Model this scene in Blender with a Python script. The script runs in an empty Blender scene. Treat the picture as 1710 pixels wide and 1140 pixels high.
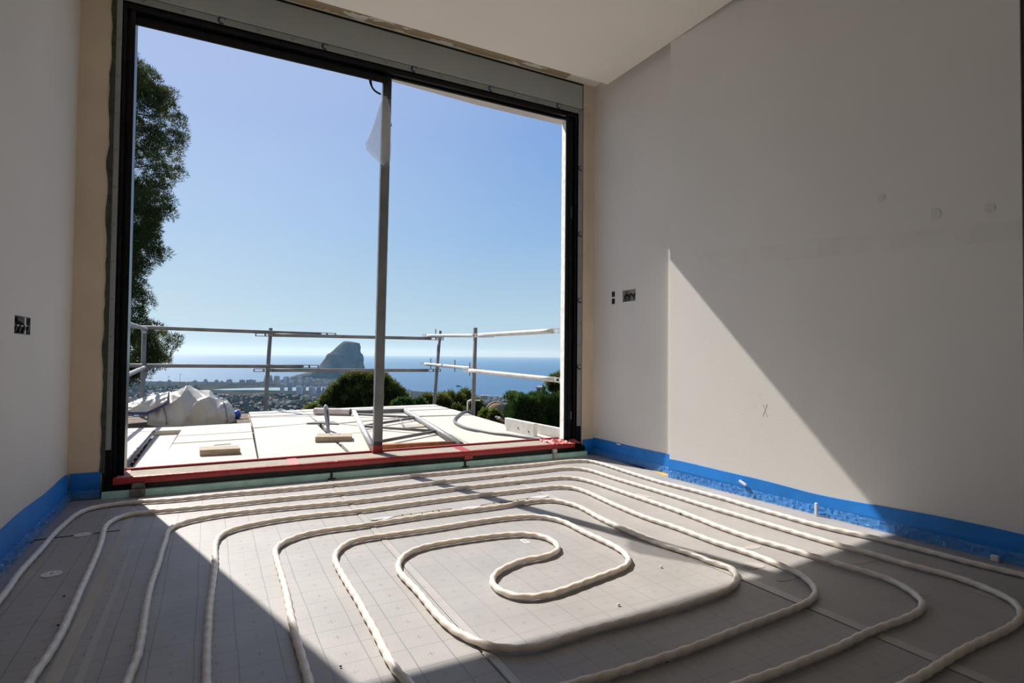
import bpy, bmesh, math, random
import numpy as np
from mathutils import Vector, Matrix, noise as mnoise

SC = bpy.context.scene
COL = SC.collection
PI = math.pi
rnd = random.Random(7)

# ------------------------------------------------------------------ camera, sky, sun, exposure
H = 0.69                                    # eye height
YAW, PITCH, ROLL, FPX = 0.487564, 0.0239386, 0.0095388, 948.759
CF = Vector((math.sin(YAW)*math.cos(PITCH), math.cos(YAW)*math.cos(PITCH), math.sin(PITCH)))
_r0 = Vector((math.cos(YAW), -math.sin(YAW), 0)); _u0 = _r0.cross(CF)
CR = math.cos(ROLL)*_r0 + math.sin(ROLL)*_u0
CU = CR.cross(CF)
cam = bpy.data.cameras.new('camera')
cam.sensor_width = 36; cam.lens = FPX/1710*36
cam.clip_start = 0.02; cam.clip_end = 150000
camo = bpy.data.objects.new('camera', cam); COL.objects.link(camo)
M = Matrix((CR, CU, -CF)).transposed().to_4x4(); M.translation = (0, 0, H)
camo.matrix_world = M
SC.camera = camo

SUN_AZ, SUN_EL = math.radians(-16.2), math.radians(45.5)      # azimuth measured from +Y towards +X
w = bpy.data.worlds.new('world'); SC.world = w; w.use_nodes = True
nt = w.node_tree; nt.nodes.clear()
# clear summer sky: pale towards the horizon, deeper blue overhead, a soft glow round the sun
_tc = nt.nodes.new('ShaderNodeTexCoord'); _sx = nt.nodes.new('ShaderNodeSeparateXYZ'); nt.links.new(_tc.outputs['Generated'], _sx.inputs[0])
_rp = nt.nodes.new('ShaderNodeValToRGB'); nt.links.new(_sx.outputs[2], _rp.inputs[0])
SKY = [(0.0, (.47, .62, .71)), (.06, (.45, .62, .74)), (.20, (.285, .48, .76)), (.36, (.18, .355, .71)), (1.0, (.09, .20, .52))]
_e = _rp.color_ramp.elements; _e[0].position, _e[0].color = SKY[0][0], (*SKY[0][1], 1); _e[1].position, _e[1].color = SKY[-1][0], (*SKY[-1][1], 1)
for _p, _c in SKY[1:-1]:
    _x = _e.new(_p); _x.color = (*_c, 1)
_dt = nt.nodes.new('ShaderNodeVectorMath'); _dt.operation = 'DOT_PRODUCT'; nt.links.new(_tc.outputs['Generated'], _dt.inputs[0])
_dt.inputs[1].default_value = (math.sin(SUN_AZ)*math.cos(SUN_EL), math.cos(SUN_AZ)*math.cos(SUN_EL), math.sin(SUN_EL))
_mr = nt.nodes.new('ShaderNodeMapRange'); _mr.interpolation_type = 'SMOOTHSTEP'; nt.links.new(_dt.outputs['Value'], _mr.inputs[0])
_mr.inputs[1].default_value = .58; _mr.inputs[2].default_value = 1.0; _mr.inputs[3].default_value = 0; _mr.inputs[4].default_value = 1
_gl = nt.nodes.new('ShaderNodeMix'); _gl.data_type = 'RGBA'; _gl.blend_type = 'ADD'; nt.links.new(_mr.outputs[0], _gl.inputs['Factor'])
nt.links.new(_rp.outputs[0], _gl.inputs['A']); _gl.inputs['B'].default_value = (.26, .20, .12, 1)
bg = nt.nodes.new('ShaderNodeBackground'); bg.inputs[1].default_value = 1.0
wo = nt.nodes.new('ShaderNodeOutputWorld')
nt.links.new(_gl.outputs['Result'], bg.inputs[0]); nt.links.new(bg.outputs[0], wo.inputs[0])

sl = bpy.data.lights.new('sun', 'SUN'); sl.energy = 7.0; sl.angle = math.radians(0.53); sl.color = (1, 0.95, 0.88)
so = bpy.data.objects.new('sun', sl); COL.objects.link(so)
sdir = Vector((math.sin(SUN_AZ)*math.cos(SUN_EL), math.cos(SUN_AZ)*math.cos(SUN_EL), math.sin(SUN_EL)))
so.rotation_euler = sdir.to_track_quat('Z', 'Y').to_euler()
so.location = (-3, 12, 12)

vs = SC.view_settings
vs.view_transform = 'Standard'; vs.look = 'None'; vs.gamma = 1; vs.use_curve_mapping = False
vs.exposure = 0.0
cy = SC.cycles
cy.use_denoising = True
cy.max_bounces = 8; cy.diffuse_bounces = 5; cy.glossy_bounces = 3; cy.transmission_bounces = 4
cy.transparent_max_bounces = 12; cy.volume_bounces = 0
cy.sample_clamp_indirect = 4.0

# ------------------------------------------------------------------ helpers
def along(px, py, depth):
    """point at a given depth in front of the camera (used to work out where far things stand)"""
    return Vector((0, 0, H)) + depth*(CF + CR*((px-855)/FPX) - CU*((py-570)/FPX))
def onplane(px, py, z):
    d = CF + CR*((px-855)/FPX) - CU*((py-570)/FPX)
    return Vector((0, 0, H)) + d*((z-H)/d.z)

def link_mesh(name, me, parent=None, mat=None):
    o = bpy.data.objects.new(name, me); COL.objects.link(o)
    if mat is not None:
        for m in (mat if isinstance(mat, (list, tuple)) else [mat]):
            me.materials.append(m)
    if parent is not None:
        o.parent = parent
    return o

class MB:
    """collects shapes, then builds ONE mesh object"""
    def __init__(s): s.v = []; s.f = []; s.mi = []; s.sm = []; s.m = 0; s.smooth = False
    def add(s, vs, fs):
        b = len(s.v); s.v += [tuple(x) for x in vs]
        for f in fs:
            s.f.append(tuple(b+i for i in f)); s.mi.append(s.m); s.sm.append(s.smooth)
        return s
    def box(s, lo, hi):
        x0, y0, z0 = lo; x1, y1, z1 = hi
        return s.add([(x0,y0,z0),(x1,y0,z0),(x1,y1,z0),(x0,y1,z0),(x0,y0,z1),(x1,y0,z1),(x1,y1,z1),(x0,y1,z1)],
                     [(0,3,2,1),(4,5,6,7),(0,1,5,4),(1,2,6,5),(2,3,7,6),(3,0,4,7)])
    def prism(s, poly, z0, z1):
        n = len(poly)
        a = sum(poly[i][0]*poly[(i+1) % n][1]-poly[(i+1) % n][0]*poly[i][1] for i in range(n))
        if a < 0: poly = poly[::-1]
        vs = [(x, y, z0) for x, y in poly]+[(x, y, z1) for x, y in poly]
        fs = [tuple(range(n))[::-1], tuple(range(n, 2*n))]+[(i, (i+1) % n, n+(i+1) % n, n+i) for i in range(n)]
        return s.add(vs, fs)
    def bar(s, a, b, w, h, up=(0, 0, 1)):
        a = Vector(a); b = Vector(b); d = (b-a).normalized()
        u = Vector(up); sd = d.cross(u)
        if sd.length < 1e-5: sd = d.cross(Vector((1, 0, 0)))
        sd.normalize(); u = sd.cross(d)
        vs = []
        for p in (a, b):
            for i, j in ((-1,-1),(1,-1),(1,1),(-1,1)):
                vs.append(p+sd*i*w/2+u*j*h/2)
        return s.add(vs, [(0,1,2,3),(7,6,5,4),(0,4,5,1),(1,5,6,2),(2,6,7,3),(3,7,4,0)])
    def tube(s, pts, r, n=10, cap=True, twist=0.0, oval=0.0):
        pts = [Vector(p) for p in pts]
        rs = r if isinstance(r, (list, tuple)) else [r]*len(pts)
        vs = []; fs = []; L = 0; up = None
        for i, p in enumerate(pts):
            t = (pts[min(i+1, len(pts)-1)]-pts[max(i-1, 0)])
            t = t.normalized() if t.length > 1e-9 else Vector((0, 0, 1))
            if up is None:
                up = Vector((0, 0, 1)) if abs(t.z) < .9 else Vector((1, 0, 0))
            sd = t.cross(up)
            if sd.length < 1e-6: sd = t.cross(Vector((0, 1, 0)))
            sd.normalize(); up = sd.cross(t).normalized()
            if i: L += (p-pts[i-1]).length
            ph = L*twist
            for k in range(n):
                a = 2*PI*k/n
                rr = rs[i]*(1+oval*math.cos(2*(a-ph)))
                vs.append(p+sd*math.cos(a)*rr+up*math.sin(a)*rr)
        for i in range(len(pts)-1):
            for k in range(n):
                a = i*n+k; b = i*n+(k+1) % n
                fs.append((a, b, b+n, a+n))
        if cap:
            fs.append(tuple(range(n))[::-1]); fs.append(tuple((len(pts)-1)*n+k for k in range(n)))
        return s.add(vs, fs)
    def grid(s, fn, nu, nv, thick=None):
        vs = [fn(i/nu, j/nv) for i in range(nu+1) for j in range(nv+1)]
        fs = [(i*(nv+1)+j, (i+1)*(nv+1)+j, (i+1)*(nv+1)+j+1, i*(nv+1)+j+1) for i in range(nu) for j in range(nv)]
        return s.add(vs, fs)
    def build(s, name, mat=None, parent=None, bevel=0, smooth=None, kind=None):
        me = bpy.data.meshes.new(name)
        me.from_pydata(s.v, [], s.f)
        sm = s.sm if smooth is None else [smooth]*len(s.f)
        me.polygons.foreach_set('use_smooth', sm)
        o = link_mesh(name, me, parent, mat)
        if any(s.mi): me.polygons.foreach_set('material_index', s.mi)
        me.update()
        if bevel:
            m = o.modifiers.new('bevel', 'BEVEL'); m.width = bevel; m.segments = 2; m.limit_method = 'ANGLE'
        if kind: o['kind'] = kind
        return o

def tag(o, label, cat, group=None, kind=None):
    o['label'] = label; o['category'] = cat
    if group: o['group'] = group
    if kind: o['kind'] = kind
    return o
def empty(name, loc=(0, 0, 0), kind=None):
    o = bpy.data.objects.new(name, None); COL.objects.link(o); o.location = loc
    o.empty_display_size = .1
    if kind: o['kind'] = kind
    return o
def thing(name, label, cat, group=None):
    return tag(empty(name), label, cat, group)
def struct(o): o['kind'] = 'structure'; return o

def catmull(pts, step):
    P = [Vector(p) for p in pts]; out = []
    for i in range(len(P)-1):
        p0 = P[max(i-1, 0)]; p1 = P[i]; p2 = P[i+1]; p3 = P[min(i+2, len(P)-1)]
        n = max(1, int((p2-p1).length/step))
        for k in range(n):
            t = k/n
            out.append(.5*((2*p1)+(p2-p0)*t+(2*p0-5*p1+4*p2-p3)*t*t+(3*p1-p0-3*p2+p3)*t**3))
    out.append(P[-1]); return out

# ------------------------------------------------------------------ materials
def mat(name, col, rough=.6, metal=0., var=0., scale=8., bump=0., bscale=60., spec=.5, stretch=(1, 1, 1), col2=None, coat=0., alpha=None):
    m = bpy.data.materials.new(name); m.use_nodes = True
    t = m.node_tree; b = t.nodes['Principled BSDF']
    b.inputs['Base Color'].default_value = (*col, 1)
    b.inputs['Roughness'].default_value = rough; b.inputs['Metallic'].default_value = metal
    b.inputs['Specular IOR Level'].default_value = spec
    if coat: b.inputs['Coat Weight'].default_value = coat
    if alpha is not None: b.inputs['Alpha'].default_value = alpha
    tc = t.nodes.new('ShaderNodeTexCoord'); mp = t.nodes.new('ShaderNodeMapping')
    mp.inputs['Scale'].default_value = stretch
    t.links.new(tc.outputs['Object'], mp.inputs[0])
    if var or col2:
        n = t.nodes.new('ShaderNodeTexNoise'); n.inputs['Scale'].default_value = scale; n.inputs['Detail'].default_value = 5
        t.links.new(mp.outputs[0], n.inputs['Vector'])
        r = t.nodes.new('ShaderNodeValToRGB')
        c2 = col2 if col2 else tuple(c*(1-var) for c in col)
        c1 = col if col2 else tuple(min(1, c*(1+var*.5)) for c in col)
        r.color_ramp.elements[0].color = (*c2, 1); r.color_ramp.elements[1].color = (*c1, 1)
        r.color_ramp.elements[0].position = .32; r.color_ramp.elements[1].position = .66
        t.links.new(n.outputs[0], r.inputs[0]); t.links.new(r.outputs[0], b.inputs['Base Color'])
    if bump:
        n = t.nodes.new('ShaderNodeTexNoise'); n.inputs['Scale'].default_value = bscale; n.inputs['Detail'].default_value = 4
        t.links.new(mp.outputs[0], n.inputs['Vector'])
        bp = t.nodes.new('ShaderNodeBump'); bp.inputs['Strength'].default_value = bump; bp.inputs['Distance'].default_value = .01
        t.links.new(n.outputs[0], bp.inputs['Height']); t.links.new(bp.outputs[0], b.inputs['Normal'])
    return m

def nd(t, typ, **k):
    n = t.nodes.new(typ)
    for a, v in k.items(): setattr(n, a, v)
    return n
def mth(t, op, a, b=None, c=None):
    n = nd(t, 'ShaderNodeMath', operation=op)
    for i, v in enumerate((a, b, c)):
        if v is None: continue
        if isinstance(v, (int, float)): n.inputs[i].default_value = v
        else: t.links.new(v, n.inputs[i])
    return n.outputs[0]

def film_mat(name, col, ox, oy, ink=1., pitch=.088):
    """grey foil of the insulation sheets with its printed grid and little crosses"""
    m = mat(name, col, rough=.46, var=.10, scale=5, bump=.08, bscale=220, spec=.65)
    t = m.node_tree; b = t.nodes['Principled BSDF']
    g = nd(t, 'ShaderNodeNewGeometry'); sx = nd(t, 'ShaderNodeSeparateXYZ')
    t.links.new(g.outputs['Position'], sx.inputs[0])
    wob = nd(t, 'ShaderNodeTexNoise'); wob.inputs['Scale'].default_value = 3
    t.links.new(g.outputs['Position'], wob.inputs['Vector'])
    wv = mth(t, 'MULTIPLY', mth(t, 'SUBTRACT', wob.outputs[0], .5), .012)
    def cell(o, off):
        v = mth(t, 'DIVIDE', mth(t, 'SUBTRACT', mth(t, 'ADD', o, wv), off), pitch)
        return mth(t, 'FRACT', v)
    u = cell(sx.outputs[0], ox); v = cell(sx.outputs[1], oy)
    def line(f, wd):
        d = mth(t, 'MINIMUM', f, mth(t, 'SUBTRACT', 1., f))
        return mth(t, 'LESS_THAN', d, wd)
    gu = line(u, .017); gv = line(v, .012)
    cu = mth(t, 'ABSOLUTE', mth(t, 'SUBTRACT', u, .5)); cv = mth(t, 'ABSOLUTE', mth(t, 'SUBTRACT', v, .5))
    c1 = mth(t, 'MULTIPLY', mth(t, 'LESS_THAN', cu, .012), mth(t, 'LESS_THAN', cv, .11))
    c2 = mth(t, 'MULTIPLY', mth(t, 'LESS_THAN', cv, .012), mth(t, 'LESS_THAN', cu, .11))
    s = mth(t, 'MAXIMUM', mth(t, 'MULTIPLY', mth(t, 'MAXIMUM', gu, gv), .55), mth(t, 'MULTIPLY', mth(t, 'MAXIMUM', c1, c2), .60))
    fade = nd(t, 'ShaderNodeTexNoise'); fade.inputs['Scale'].default_value = 6
    t.links.new(g.outputs['Position'], fade.inputs['Vector'])
    s = mth(t, 'MULTIPLY', s, mth(t, 'MULTIPLY', mth(t, 'ADD', fade.outputs[0], .35), ink))
    src = b.inputs['Base Color'].links[0].from_socket
    mx = nd(t, 'ShaderNodeMix', data_type='RGBA')
    t.links.new(s, mx.inputs['Factor']); t.links.new(src, mx.inputs['A'])
    mx.inputs['B'].default_value = (.07, .07, .075, 1)
    t.links.new(mx.outputs['Result'], b.inputs['Base Color'])
    return m

def clear_film(name, tint=(.9, .93, .95), clear=.6, rough=.12):
    m = bpy.data.materials.new(name); m.use_nodes = True; t = m.node_tree
    b = t.nodes['Principled BSDF']; b.inputs['Base Color'].default_value = (*tint, 1)
    b.inputs['Roughness'].default_value = rough; b.inputs['Specular IOR Level'].default_value = .8
    tr = nd(t, 'ShaderNodeBsdfTransparent'); tr.inputs[0].default_value = (1, 1, 1, 1)
    mx = nd(t, 'ShaderNodeMixShader'); mx.inputs[0].default_value = clear
    t.links.new(b.outputs[0], mx.inputs[1]); t.links.new(tr.outputs[0], mx.inputs[2])
    t.links.new(mx.outputs[0], t.nodes['Material Output'].inputs[0])
    return m

def leaf_mat(name, c1, c2):
    m = mat(name, c1, rough=.6, col2=c2, scale=1.2, spec=.2)
    t = m.node_tree; b = t.nodes['Principled BSDF']
    tl = nd(t, 'ShaderNodeBsdfTranslucent'); mx = nd(t, 'ShaderNodeMixShader'); mx.inputs[0].default_value = .45
    src = b.inputs['Base Color'].links[0].from_socket
    t.links.new(src, tl.inputs[0]); t.links.new(b.outputs[0], mx.inputs[1]); t.links.new(tl.outputs[0], mx.inputs[2])
    t.links.new(mx.outputs[0], t.nodes['Material Output'].inputs[0])
    return m

def leaf_like(name, col):
    """translucent cream plastic"""
    m = mat(name, col, .34, var=.08, scale=40, spec=.55)
    p = m.node_tree.nodes['Principled BSDF']
    p.inputs['Subsurface Weight'].default_value = .85
    p.inputs['Subsurface Radius'].default_value = (1.0, .9, .8); p.inputs['Subsurface Scale'].default_value = .012
    return m
MAT = dict(
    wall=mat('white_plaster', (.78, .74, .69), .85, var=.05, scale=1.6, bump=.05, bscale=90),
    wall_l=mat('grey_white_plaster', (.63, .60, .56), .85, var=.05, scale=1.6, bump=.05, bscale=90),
    wall_r=mat('white_plasterboard', (.82, .79, .745), .85, var=.06, scale=1.1, bump=.04, bscale=90),
    ceil=mat('ceiling_paint', (.86, .82, .75), .9, var=.04, scale=1.5),
    tan=mat('raw_tan_plaster', (.73, .61, .47), .9, var=.10, scale=3, bump=.1, bscale=80),
    cream=mat('cream_plaster', (.72, .63, .52), .9, var=.08, scale=4, bump=.08),
    patch=mat('brown_board_patch', (.78, .75, .70), .9, col2=(.40, .32, .20), scale=6, stretch=(1, 2.5, 1)),
    render=mat('outer_render', (.80, .76, .70), .9, var=.2, scale=25, bump=.4, bscale=90),
    soffit=mat('soffit_paint', (.62, .60, .57), .8, var=.08, scale=6),
    screed=mat('concrete_screed', (.25, .24, .23), .9, var=.2),
    dark=mat('dark_void', (.012, .012, .012), .9),
    black=mat('anthracite_aluminium', (.007, .007, .009), .3, var=.3, scale=20, spec=.18),
    filmgrey=mat('grey_protective_film', (.30, .31, .31), .45, var=.08, scale=12),
    shutter=mat('grey_shutter_box', (.43, .47, .455), .6, var=.05, scale=3),
    ink=mat('navy_ink', (.012, .016, .07), .5),
    ink2=mat('grey_ink', (.10, .10, .12), .5),
    foam=mat('green_foam', (.06, .075, .055), .95, var=.4, scale=30, bump=.6, bscale=80),
    xps=mat('mint_insulation_foam', (.54, .86, .76), .75, var=.15, scale=14),
    blue=mat('blue_edge_foam', (.005, .20, .66), .5, var=.12, scale=10, bump=.05, bscale=300),
    flap=clear_film('crinkled_clear_film', (.16, .44, .85), .66, .08),
    film=clear_film('clear_plastic', (.9, .93, .95), .68, .06),
    tape=mat('seam_tape', (.46, .43, .40), .3, var=.06, scale=20, spec=.5),
    pipe=leaf_like('pex_pipe', (.79, .73, .66)),
    red=mat('red_masking_tape', (.40, .030, .027), .45, var=.15, scale=25, bump=.3, bscale=40),
    pink=mat('red_tape_over_cloth', (.62, .20, .18), .5, var=.2, scale=25),
    cloth=mat('beige_protection_board', (.35, .305, .245), .9, var=.12, scale=14, bump=.2),
    galv=mat('galvanised_steel', (.30, .305, .30), .55, metal=.25, var=.35, scale=14, stretch=(3, 3, .6)),
    galvd=mat('dark_galvanised_post', (.115, .125, .13), .5, metal=.2, col2=(.018, .023, .026), scale=14, stretch=(1, 1, .5)),
    scaff=mat('scaffold_tube', (.15, .148, .14), .6, metal=.1, var=.25, scale=9),
    scaffw=mat('white_scaffold_tube', (.56, .55, .52), .5, metal=.05, var=.15, scale=9),
    rubber=mat('black_rubber', (.016, .016, .02), .5),
    board=mat('white_deck_board', (.54, .50, .43), .8, var=.09, scale=5, bump=.1, bscale=40, stretch=(1, 4, 1)),
    wood=mat('pale_timber', (.40, .325, .235), .8, var=.25, scale=14, stretch=(1, 8, 8), bump=.2),
    plank=mat('dark_plank', (.14, .09, .06), .85, var=.4, scale=8, stretch=(6, 1, 1)),
    rust=mat('orange_rusty_tube', (.42, .16, .06), .7, var=.35, scale=14),
    hose=mat('grey_black_hose', (.14, .14, .15), .5),
    conduit=mat('grey_conduit', (.30, .32, .34), .5),
    alu=mat('brushed_alu_beam', (.62, .61, .58), .6, var=.15, scale=10),
    concrete=mat('pale_foam_block', (.60, .58, .54), .9, var=.12, scale=12, bump=.2),
    bag=mat('white_woven_bag', (.37, .35, .31), .38, var=.08, scale=4, bump=.12, bscale=160),
    strap=mat('navy_strap', (.012, .015, .09), .6),
    rope=mat('grey_rope', (.18, .18, .18), .8),
    bluecan=mat('blue_plastic', (.01, .10, .42), .4),
    soil=mat('red_soil', (.13, .075, .05), .95, var=.5, scale=4, bump=.8, bscale=8),
    mound=mat('brown_earth', (.24, .155, .085), .95, var=.45, scale=3.5, bump=.6, bscale=7),
    bark=mat('pine_bark', (.09, .06, .04), .9, var=.4),
    white=mat('white_plastic', (.75, .74, .72), .4),
    stone=mat('dark_grit', (.03, .03, .03), .9),
    brown=mat('dark_brown_lining', (.075, .035, .022), .5, var=.2),
    copper=mat('grey_cable', (.12, .12, .13), .5),
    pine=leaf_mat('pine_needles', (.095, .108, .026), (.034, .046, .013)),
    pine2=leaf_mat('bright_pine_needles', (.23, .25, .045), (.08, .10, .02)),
    hedge=leaf_mat('cypress_leaves', (.05, .095, .02), (.016, .036, .009)),
    shrub=leaf_mat('shrub_leaves', (.10, .17, .035), (.03, .06, .015)),
    rock=mat('limestone', (.125, .11, .10), .95, spec=0, col2=(.06, .058, .05), scale=.012, bump=1., bscale=.05),
    roofw=mat('pale_roof', (.70, .62, .54), .8, var=.1),
    housew=mat('brown_house_wall', (.30, .22, .15), .9, var=.15),
    glassd=mat('dark_window', (.03, .035, .04), .2),
    boat=mat('dark_hull', (.05, .05, .06), .6),
    tower=[mat('tower_cream', (.46, .41, .37), .8, var=.1, scale=.05, spec=.05), mat('tower_pink', (.42, .34, .31), .8, var=.1, scale=.05, spec=.05),
           mat('tower_grey', (.34, .34, .36), .8, var=.1, scale=.05, spec=.05), mat('tower_white', (.58, .56, .55), .8, var=.1, scale=.05, spec=.05)],
)

for _n in MAT['patch'].node_tree.nodes:
    if _n.type == 'VALTORGB': _n.color_ramp.elements[0].position = .53; _n.color_ramp.elements[1].position = .55
# ------------------------------------------------------------------ sea, land, haze (true scale, eye about 200 m above the sea)
SEA = -200.0
def sea_mat():
    m = mat('sea_water', (.012, .06, .17), .38, spec=.35, bump=.5, bscale=.02, stretch=(1, 3, 1))
    t = m.node_tree; b = t.nodes['Principled BSDF']
    n = nd(t, 'ShaderNodeTexNoise'); n.inputs['Scale'].default_value = .0016; n.inputs['Detail'].default_value = 5
    g = nd(t, 'ShaderNodeNewGeometry'); mp = nd(t, 'ShaderNodeMapping'); mp.inputs['Scale'].default_value = (1, 3.5, 1)
    mp.inputs['Rotation'].default_value = (0, 0, .5)
    t.links.new(g.outputs['Position'], mp.inputs[0]); t.links.new(mp.outputs[0], n.inputs['Vector'])
    r = nd(t, 'ShaderNodeValToRGB')
    r.color_ramp.elements[0].position = .35; r.color_ramp.elements[0].color = (.008, .072, .17, 1)
    r.color_ramp.elements[1].position = .65; r.color_ramp.elements[1].color = (.014, .098, .20, 1)
    t.links.new(n.outputs[0], r.inputs[0]); t.links.new(r.outputs[0], b.inputs['Base Color'])
    return m
N = 96
sv = [(0, 0, SEA-.4)]; sf = []
for i in range(N):
    a = 2*PI*i/N; sv += [(math.sin(a)*6000, math.cos(a)*6000, SEA-.4), (math.sin(a)*62000, math.cos(a)*62000, SEA-.4)]
for i in range(N):
    j = (i+1) % N
    sf += [(0, 1+2*j, 1+2*i), (1+2*i, 1+2*j, 2+2*j, 2+2*i)]
b = MB(); b.add(sv, sf)
sea = struct(b.build('sea', sea_mat()))

# land: a slope falling from the house to a coastal plain; coast distance per picture column
COAST = [(-900, 4300), (200, 4000), (300, 3950), (420, 3950), (470, 4300), (500, 5000), (640, 5000), (668, 3250), (700, 3080), (760, 2950), (800, 2800), (850, 2650), (1000, 2500), (1400, 2300), (3200, 2200)]
def lerp(T, x):
    if x <= T[0][0]: return T[0][1]
    for (a, u), (c, v) in zip(T, T[1:]):
        if x <= c: return u+(v-u)*(x-a)/(c-a)
    return T[-1][1]
def ground_z(d, q):
    if d < 11: return -2.9
    z = -2.9-(d-11)*.16
    if z < -150: z = -150-(d-930)*.045
    z = max(z, -197)
    return z+(0 if d < 60 else 2.0*math.sin(q*31+d*.004)*math.sin(d*.006))
PXS = [-900+ i*30 for i in range(138)]
RAD = [3, 7, 11, 16, 25, 40, 70, 120, 200, 320, 480, 680, 900, 1150, 1400, 1650, 1900, 2100, 2300, 2500, 2700]
def land_pt(px, d):
    q = (px-855)/FPX
    v = CF + CR*q; v.z = 0; v.normalize()
    k = math.sqrt(1+q*q)
    return v*d*k
lv = []; lf = []
NR = len(RAD)+6
for px in PXS:
    q = (px-855)/FPX; cd = lerp(COAST, px)
    ds = [d for d in RAD if d < cd-150]
    ds = (ds+[cd]*NR)[:NR]
    last = max(d for d in ds if d < cd)
    free = [i for i, d in enumerate(ds) if d >= cd]
    for k, i in enumerate(free): ds[i] = last+(cd-last)*(k+1)/len(free)
    for i, d in enumerate(ds):
        p = land_pt(px, d); z = ground_z(d, q)
        if i == NR-1: z = SEA-3
        elif d > cd-60: z = SEA+1.5
        lv.append((p.x, p.y, z))
for i in range(len(PXS)-1):
    for j in range(NR-1):
        a = i*NR+j; lf.append((a, a+NR, a+NR+1, a+1))
def land_mat():
    m = mat('scrub_land', (.10, .105, .05), .95, spec=0)
    t = m.node_tree; b = t.nodes['Principled BSDF']
    g = nd(t, 'ShaderNodeNewGeometry')
    n1 = nd(t, 'ShaderNodeTexNoise'); n1.inputs['Scale'].default_value = .012; n1.inputs['Detail'].default_value = 8; n1.inputs['Roughness'].default_value = .7
    n2 = nd(t, 'ShaderNodeTexNoise'); n2.inputs['Scale'].default_value = .0045; n2.inputs['Detail'].default_value = 3
    for n in (n1, n2): t.links.new(g.outputs['Position'], n.inputs['Vector'])
    r = nd(t, 'ShaderNodeValToRGB'); e = r.color_ramp.elements
    e[0].position = .36; e[0].color = (.016, .019, .014, 1); e[1].position = .54; e[1].color = (.040, .040, .030, 1)
    x = e.new(.64); x.color = (.105, .088, .065, 1); x = e.new(.76); x.color = (.20, .17, .13, 1)
    t.links.new(mth(t, 'ADD', mth(t, 'MULTIPLY', n1.outputs[0], .75), mth(t, 'MULTIPLY', n2.outputs[0], .27)), r.inputs[0])
    t.links.new(r.outputs[0], b.inputs['Base Color'])
    return m
b = MB(); b.add(lv, lf); b.smooth = True
struct(b.build('ground', land_mat()))

# haze over sea and coast
hz = bpy.data.materials.new('sea_haze'); hz.use_nodes = True
t = hz.node_tree; t.nodes.clear()
vsn = nd(t, 'ShaderNodeVolumeScatter'); vsn.inputs['Color'].default_value = (.37, .69, 1, 1)
vsn.inputs['Density'].default_value = 3.2e-5; vsn.inputs['Anisotropy'].default_value = .4
mo = nd(t, 'ShaderNodeOutputMaterial'); t.links.new(vsn.outputs[0], mo.inputs['Volume'])
b = MB(); b.box((-45000, 450, SEA-6), (60000, 61000, 420))
tag(b.build('haze', hz), 'pale blue haze hanging over the distant sea and coast', 'haze', kind='stuff')

# lagoon: long pale water behind the far towers
pts = [(352, 651.2), (372, 649.6), (400, 648.6), (440, 647.6), (500, 646.6), (566, 646.2), (572, 649.4), (540, 651.6), (500, 652.8), (460, 652.2), (424, 651.4), (385, 651.6)]
poly = [onplane(x, y, -196.2) for x, y in pts]
b = MB(); b.prism([(p.x, p.y) for p in poly], -199, -194.5)
tag(b.build('lagoon', mat('lagoon_water', (.17, .27, .28), .3, spec=.5)), 'long pale flat lagoon behind the nearer high-rise towers', 'lagoon')

# the great limestone headland
D0 = 4700.
LV = [(569.6, 575, 583.8), (571, 573.2, 592), (572.6, 571.7, 599.0), (579.3, 564.5, 600.7), (584, 560.5, 599.9), (588, 556.3, 600.2), (592, 549.8, 603.2), (598.6, 546.8, 604.6), (605.4, 541.8, 603.8), (615, 535, 605.9), (621, 519, 608), (626.5, 498, 612), (633.5, 478, 618)]
fr = []
b = MB(); b.smooth = True; NS = 56; vv = []; ff = []
fwd = Vector((CF.x, CF.y, 0)).normalized(); rgt = Vector((CR.x, CR.y, 0)).normalized()
rows = []
for k in range(len(LV)-1):
    for s in range(4):
        f = s/4; rows.append(tuple(LV[k][i]*(1-f)+LV[k+1][i]*f for i in range(3)))
rows.append(LV[-1])
for ri, (py, xl, xr) in enumerate(rows):
    pl = along(xl, py, D0); pr = along(xr, py, D0); c = (pl+pr)/2; hw = (pr-pl).length/2
    dep = min(hw*1.1, 210)+40*ri/len(rows)
    for i in range(NS):
        a = 2*PI*i/NS
        x = math.copysign(abs(math.cos(a))**.75, math.cos(a)); y = math.copysign(abs(math.sin(a))**.75, math.sin(a))
        p = c+rgt*hw*x+fwd*dep*y
        nz = mnoise.fractal(Vector((p.x*.012, p.y*.012, p.z*.006)), 1., 2., 5)
        amp = 16*abs(math.sin(a))+2.5
        p = p+(rgt*x*.25+fwd*y)*nz*amp
        if ri == len(rows)-1: p.z = SEA-4
        vv.append(p)
for r in range(len(rows)-1):
    for i in range(NS):
        j = (i+1) % NS; ff.append((r*NS+i, (r+1)*NS+i, (r+1)*NS+j, r*NS+j))
vv.append(sum((vv[i] for i in range(NS)), Vector())/NS); top = len(vv)-1
ff += [(i, (i+1) % NS, top) for i in range(NS)]
b.add(vv, ff)
tag(b.build('headland_rock', MAT['rock']), 'huge steep limestone headland rising out of the sea behind the town', 'rock')

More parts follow.
